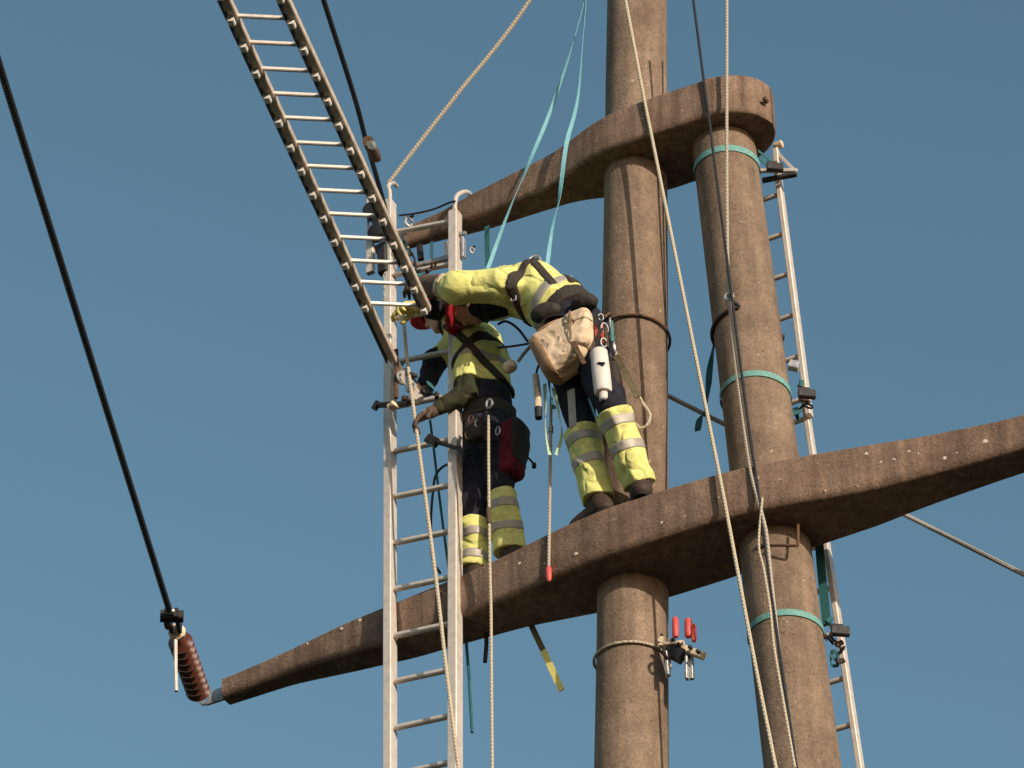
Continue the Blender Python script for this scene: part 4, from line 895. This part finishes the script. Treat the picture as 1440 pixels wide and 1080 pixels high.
sdf_obj('sleeve', folds(union([caps(nel + (nsh-nel)*.38, nel, .070, .060), caps(nel, nwr - dn*.02, .058, .042)], .02), .008, 30, (0, 0, 0), 7), 'olivecloth', V_, .0075)
sdf_obj('sleeve', inter(grow(folds(union([caps(fsh + (fel-fsh)*.65, fel, .064, .064), caps(fel, fwr, .062, .045)], .02), .008, 30, (0, 0, 0), 8), .0), half(fwr, df)), 'navy', V_, .0075)
sdf_obj('reflective_band', inter(grow(jkf, .004), slab(che + tax*.07, tax, .05), half(fel + Uv*.12, -Uv)), 'refl', jacket, .007)
sdf_obj('shirt', folds(inter(caps(wai - tax*.03, pel + tax*.03, .122, .13), half(hem - tax*.01, -tax)), .008, 30, (0, 0, 0), 6), 'navy', V_, .009)
har = strap_loop(che - tax*.02, nrm(Uv*.75 + Zv*.5), .042, jkf, [half(hem, tax), half(uch + Zv*.13, Zv)], V_, .008, 'harness')
har['label'] = 'dark harness over the shadowed yellow vest'
strap_loop(che + tax*.03, nrm(Uv*.65 - Zv*.62), .040, jkf, [half(hem, tax), half(Q(655, 500, .1), -Uv)], har)
bl = sdf_obj('tool_belt', inter(grow(caps(wai - tax*.03, pel + tax*.03, .122, .13), .018), slab(pel - tax*.035, tax, .09)), 'strap', har, .009)
m = MB(); m.torus(Q(688, 568, .27), Nv, .028, .007, up=Zv, squash=.6); m.build('front_ring', 'galv', har)
tr = union([caps(pel - tax*.04, pel + tax*.03, .13, .128), caps(pel, h1_, .128, .11), caps(pel, h2_, .128, .11), caps(h1_, k1, .105, .078), caps(k1, k1 + nrm(a1_-k1)*.07, .074, .070), caps(h2_, k2 - nrm(a2_-k2)*.03, .105, .074)], .03)
trf = folds(tr, .010, 24, (0, 0, 0), 61); s1, s2 = nrm(a1_ - k1), nrm(a2_ - k2)
trousers = sdf_obj('trousers', inter(trf, half(pel - tax*.07, -tax)) , 'navy', V_, .009)
trousers['label'] = 'dark trousers with yellow lower legs banded in grey'
for kk, aa, sd, top, seed in ((k1, a1_, s1, .09, 71), (k2, a2_, s2, -.02, 72)):
    tube = folds(caps(kk, aa, .084, .080), .010, 26, (0, 0, 0), seed)
    lg = sdf_obj('trouser_leg', inter(tube, half(kk + sd*top, -sd), half(aa + sd*.01, sd)), 'hiviz', trousers, .0065)
    for q in (.09, .22):
        if top + q < .34: sdf_obj('reflective_band', inter(grow(tube, .004), slab(kk + sd*(top+q), sd, .050)), 'refl', lg, .006)
boot(a1_, nrm(-Uv*.9 - Nv*.1), SZ, V_); boot(a2_, nrm(-Uv*.9 - Nv*.1), SZ, V_)
g1 = hand_sdf(nwr + dn*.01, dn, -Zv*.8 - Nv*.3, 1, .6, 1.1); sdf_obj('glove', g1, 'glove', V_, .0045)
g2 = hand_sdf(fwr + df*.01, nrm(df - Uv*.3), -Uv*.2 - Zv*.4 + Nv*.6, -1, .6, 1.1); sdf_obj('glove', g2, 'glove', V_, .0045)
Q = Q_
# pack at his back
pk = thing('backpack', Q(724, 630, .12), 'maroon and black pack hanging at the standing worker\'s hip', 'bag')
PF = np.array([nrm(Q(724, 690, .12) - Q(726, 585, .12)), Uv, Nv]); PF[1] = nrm(np.cross(PF[2], PF[0])); PF[2] = np.cross(PF[0], PF[1]); pc_ = Q(721, 634, .10)
pf_ = folds(union([box(pc_, PF, (.175, .056, .075), .045), box(pc_ - PF[0]*.05 + PF[1]*.025, PF, (.10, .04, .06), .035)], .04), .007, 20, (0, 0, 0), 44)
sdf_obj('pack_body', pf_, 'maroon', pk, .008)
sdf_obj('side_panel', inter(grow(pf_, .005), half(pc_ + Uv*.030, -Uv), half(pc_ + PF[0]*.10, PF[0])), 'strap', pk, .008)
m = MB(); m.tube(smooth_path([Q(712, 585, .14), Q(718, 572, .14), Q(724, 578, .14), Q(721, 592, .14)], 12), .008); m.build('grab_loop', 'strap', pk)
m = MB(); m.tube(smooth_path([Q(738, 640, .12), Q(745, 646, .12), Q(752, 654, .12)], 8), .006); m.lathe(Q(751, 652, .12), -Zv, [(0, .012), (.025, .012)], 8); m.build('pull_cord', 'strap', pk)
# pouches on his belt
bp_ = thing('belt_pouch', Q(690, 620, .26), 'dark pouch with clips at the front of the standing worker', 'pouch')
sdf_obj('pouch_body', folds(box(Q(668, 606, .24), frame(Zv, Nv), (.07, .05, .035), .02), .004, 30, (0, 0, 0), 2), 'strap', bp_, .008)
for i, (x, y) in enumerate([(662, 590), (672, 596), (684, 612), (700, 606), (658, 612)]): carabiner(Q(x, y, .27), Nv + Uv*math.sin(i*2), .026, bp_, 'galv' if i % 2 else 'rust')
hm = thing('small_hammer', Q(625, 625, .22), 'dark hammer sticking out left from the standing worker\'s belt', 'hammer')
m = MB(); m.tube([Q(606, 619, .22), Q(655, 634, .24)], .012); m.build('shaft', 'black', hm)
m = MB(); m.bar(Q(602, 617, .22), Q(614, 623, .22), Zv, .05, .04, .006); m.build('hammer_head', 'dsteel', hm, True, 30)
# short wooden handle between the men and its cord
wh = thing('cream_pulley', Q(717, 515, .20), 'small cream pulley on a tether between the two workers', 'pulley')
m = MB(); m.lathe(Q(709, 520, .2), Q(728, 510, .2) - Q(709, 520, .2), [(0, .02), (.015, .034), (.045, .034), (.06, .03), (.07, .018)], 14); m.build('block', 'canvas', wh)
m = MB(); m.tube([Q(728, 509, .2), Q(736, 498, .21), Q(745, 488, .24)], .010); m.build('tether', 'galv', wh)
rope('cross_lanyard', [Q(700, 489, .2), Q(720, 487, .2), Q(745, 483, .25)], .006, 'ropedark', 'dark lanyard stretched between the two workers at chest height', 'rope')
rope('belly_cord', [Q(700, 456, .2), Q(712, 452, .2), Q(728, 462, .24), Q(742, 480, .28)], .007, 'ropedark', 'dark cord sagging under the bending worker\'s belly', 'rope')
# shoulder patch straps on the standing worker's back
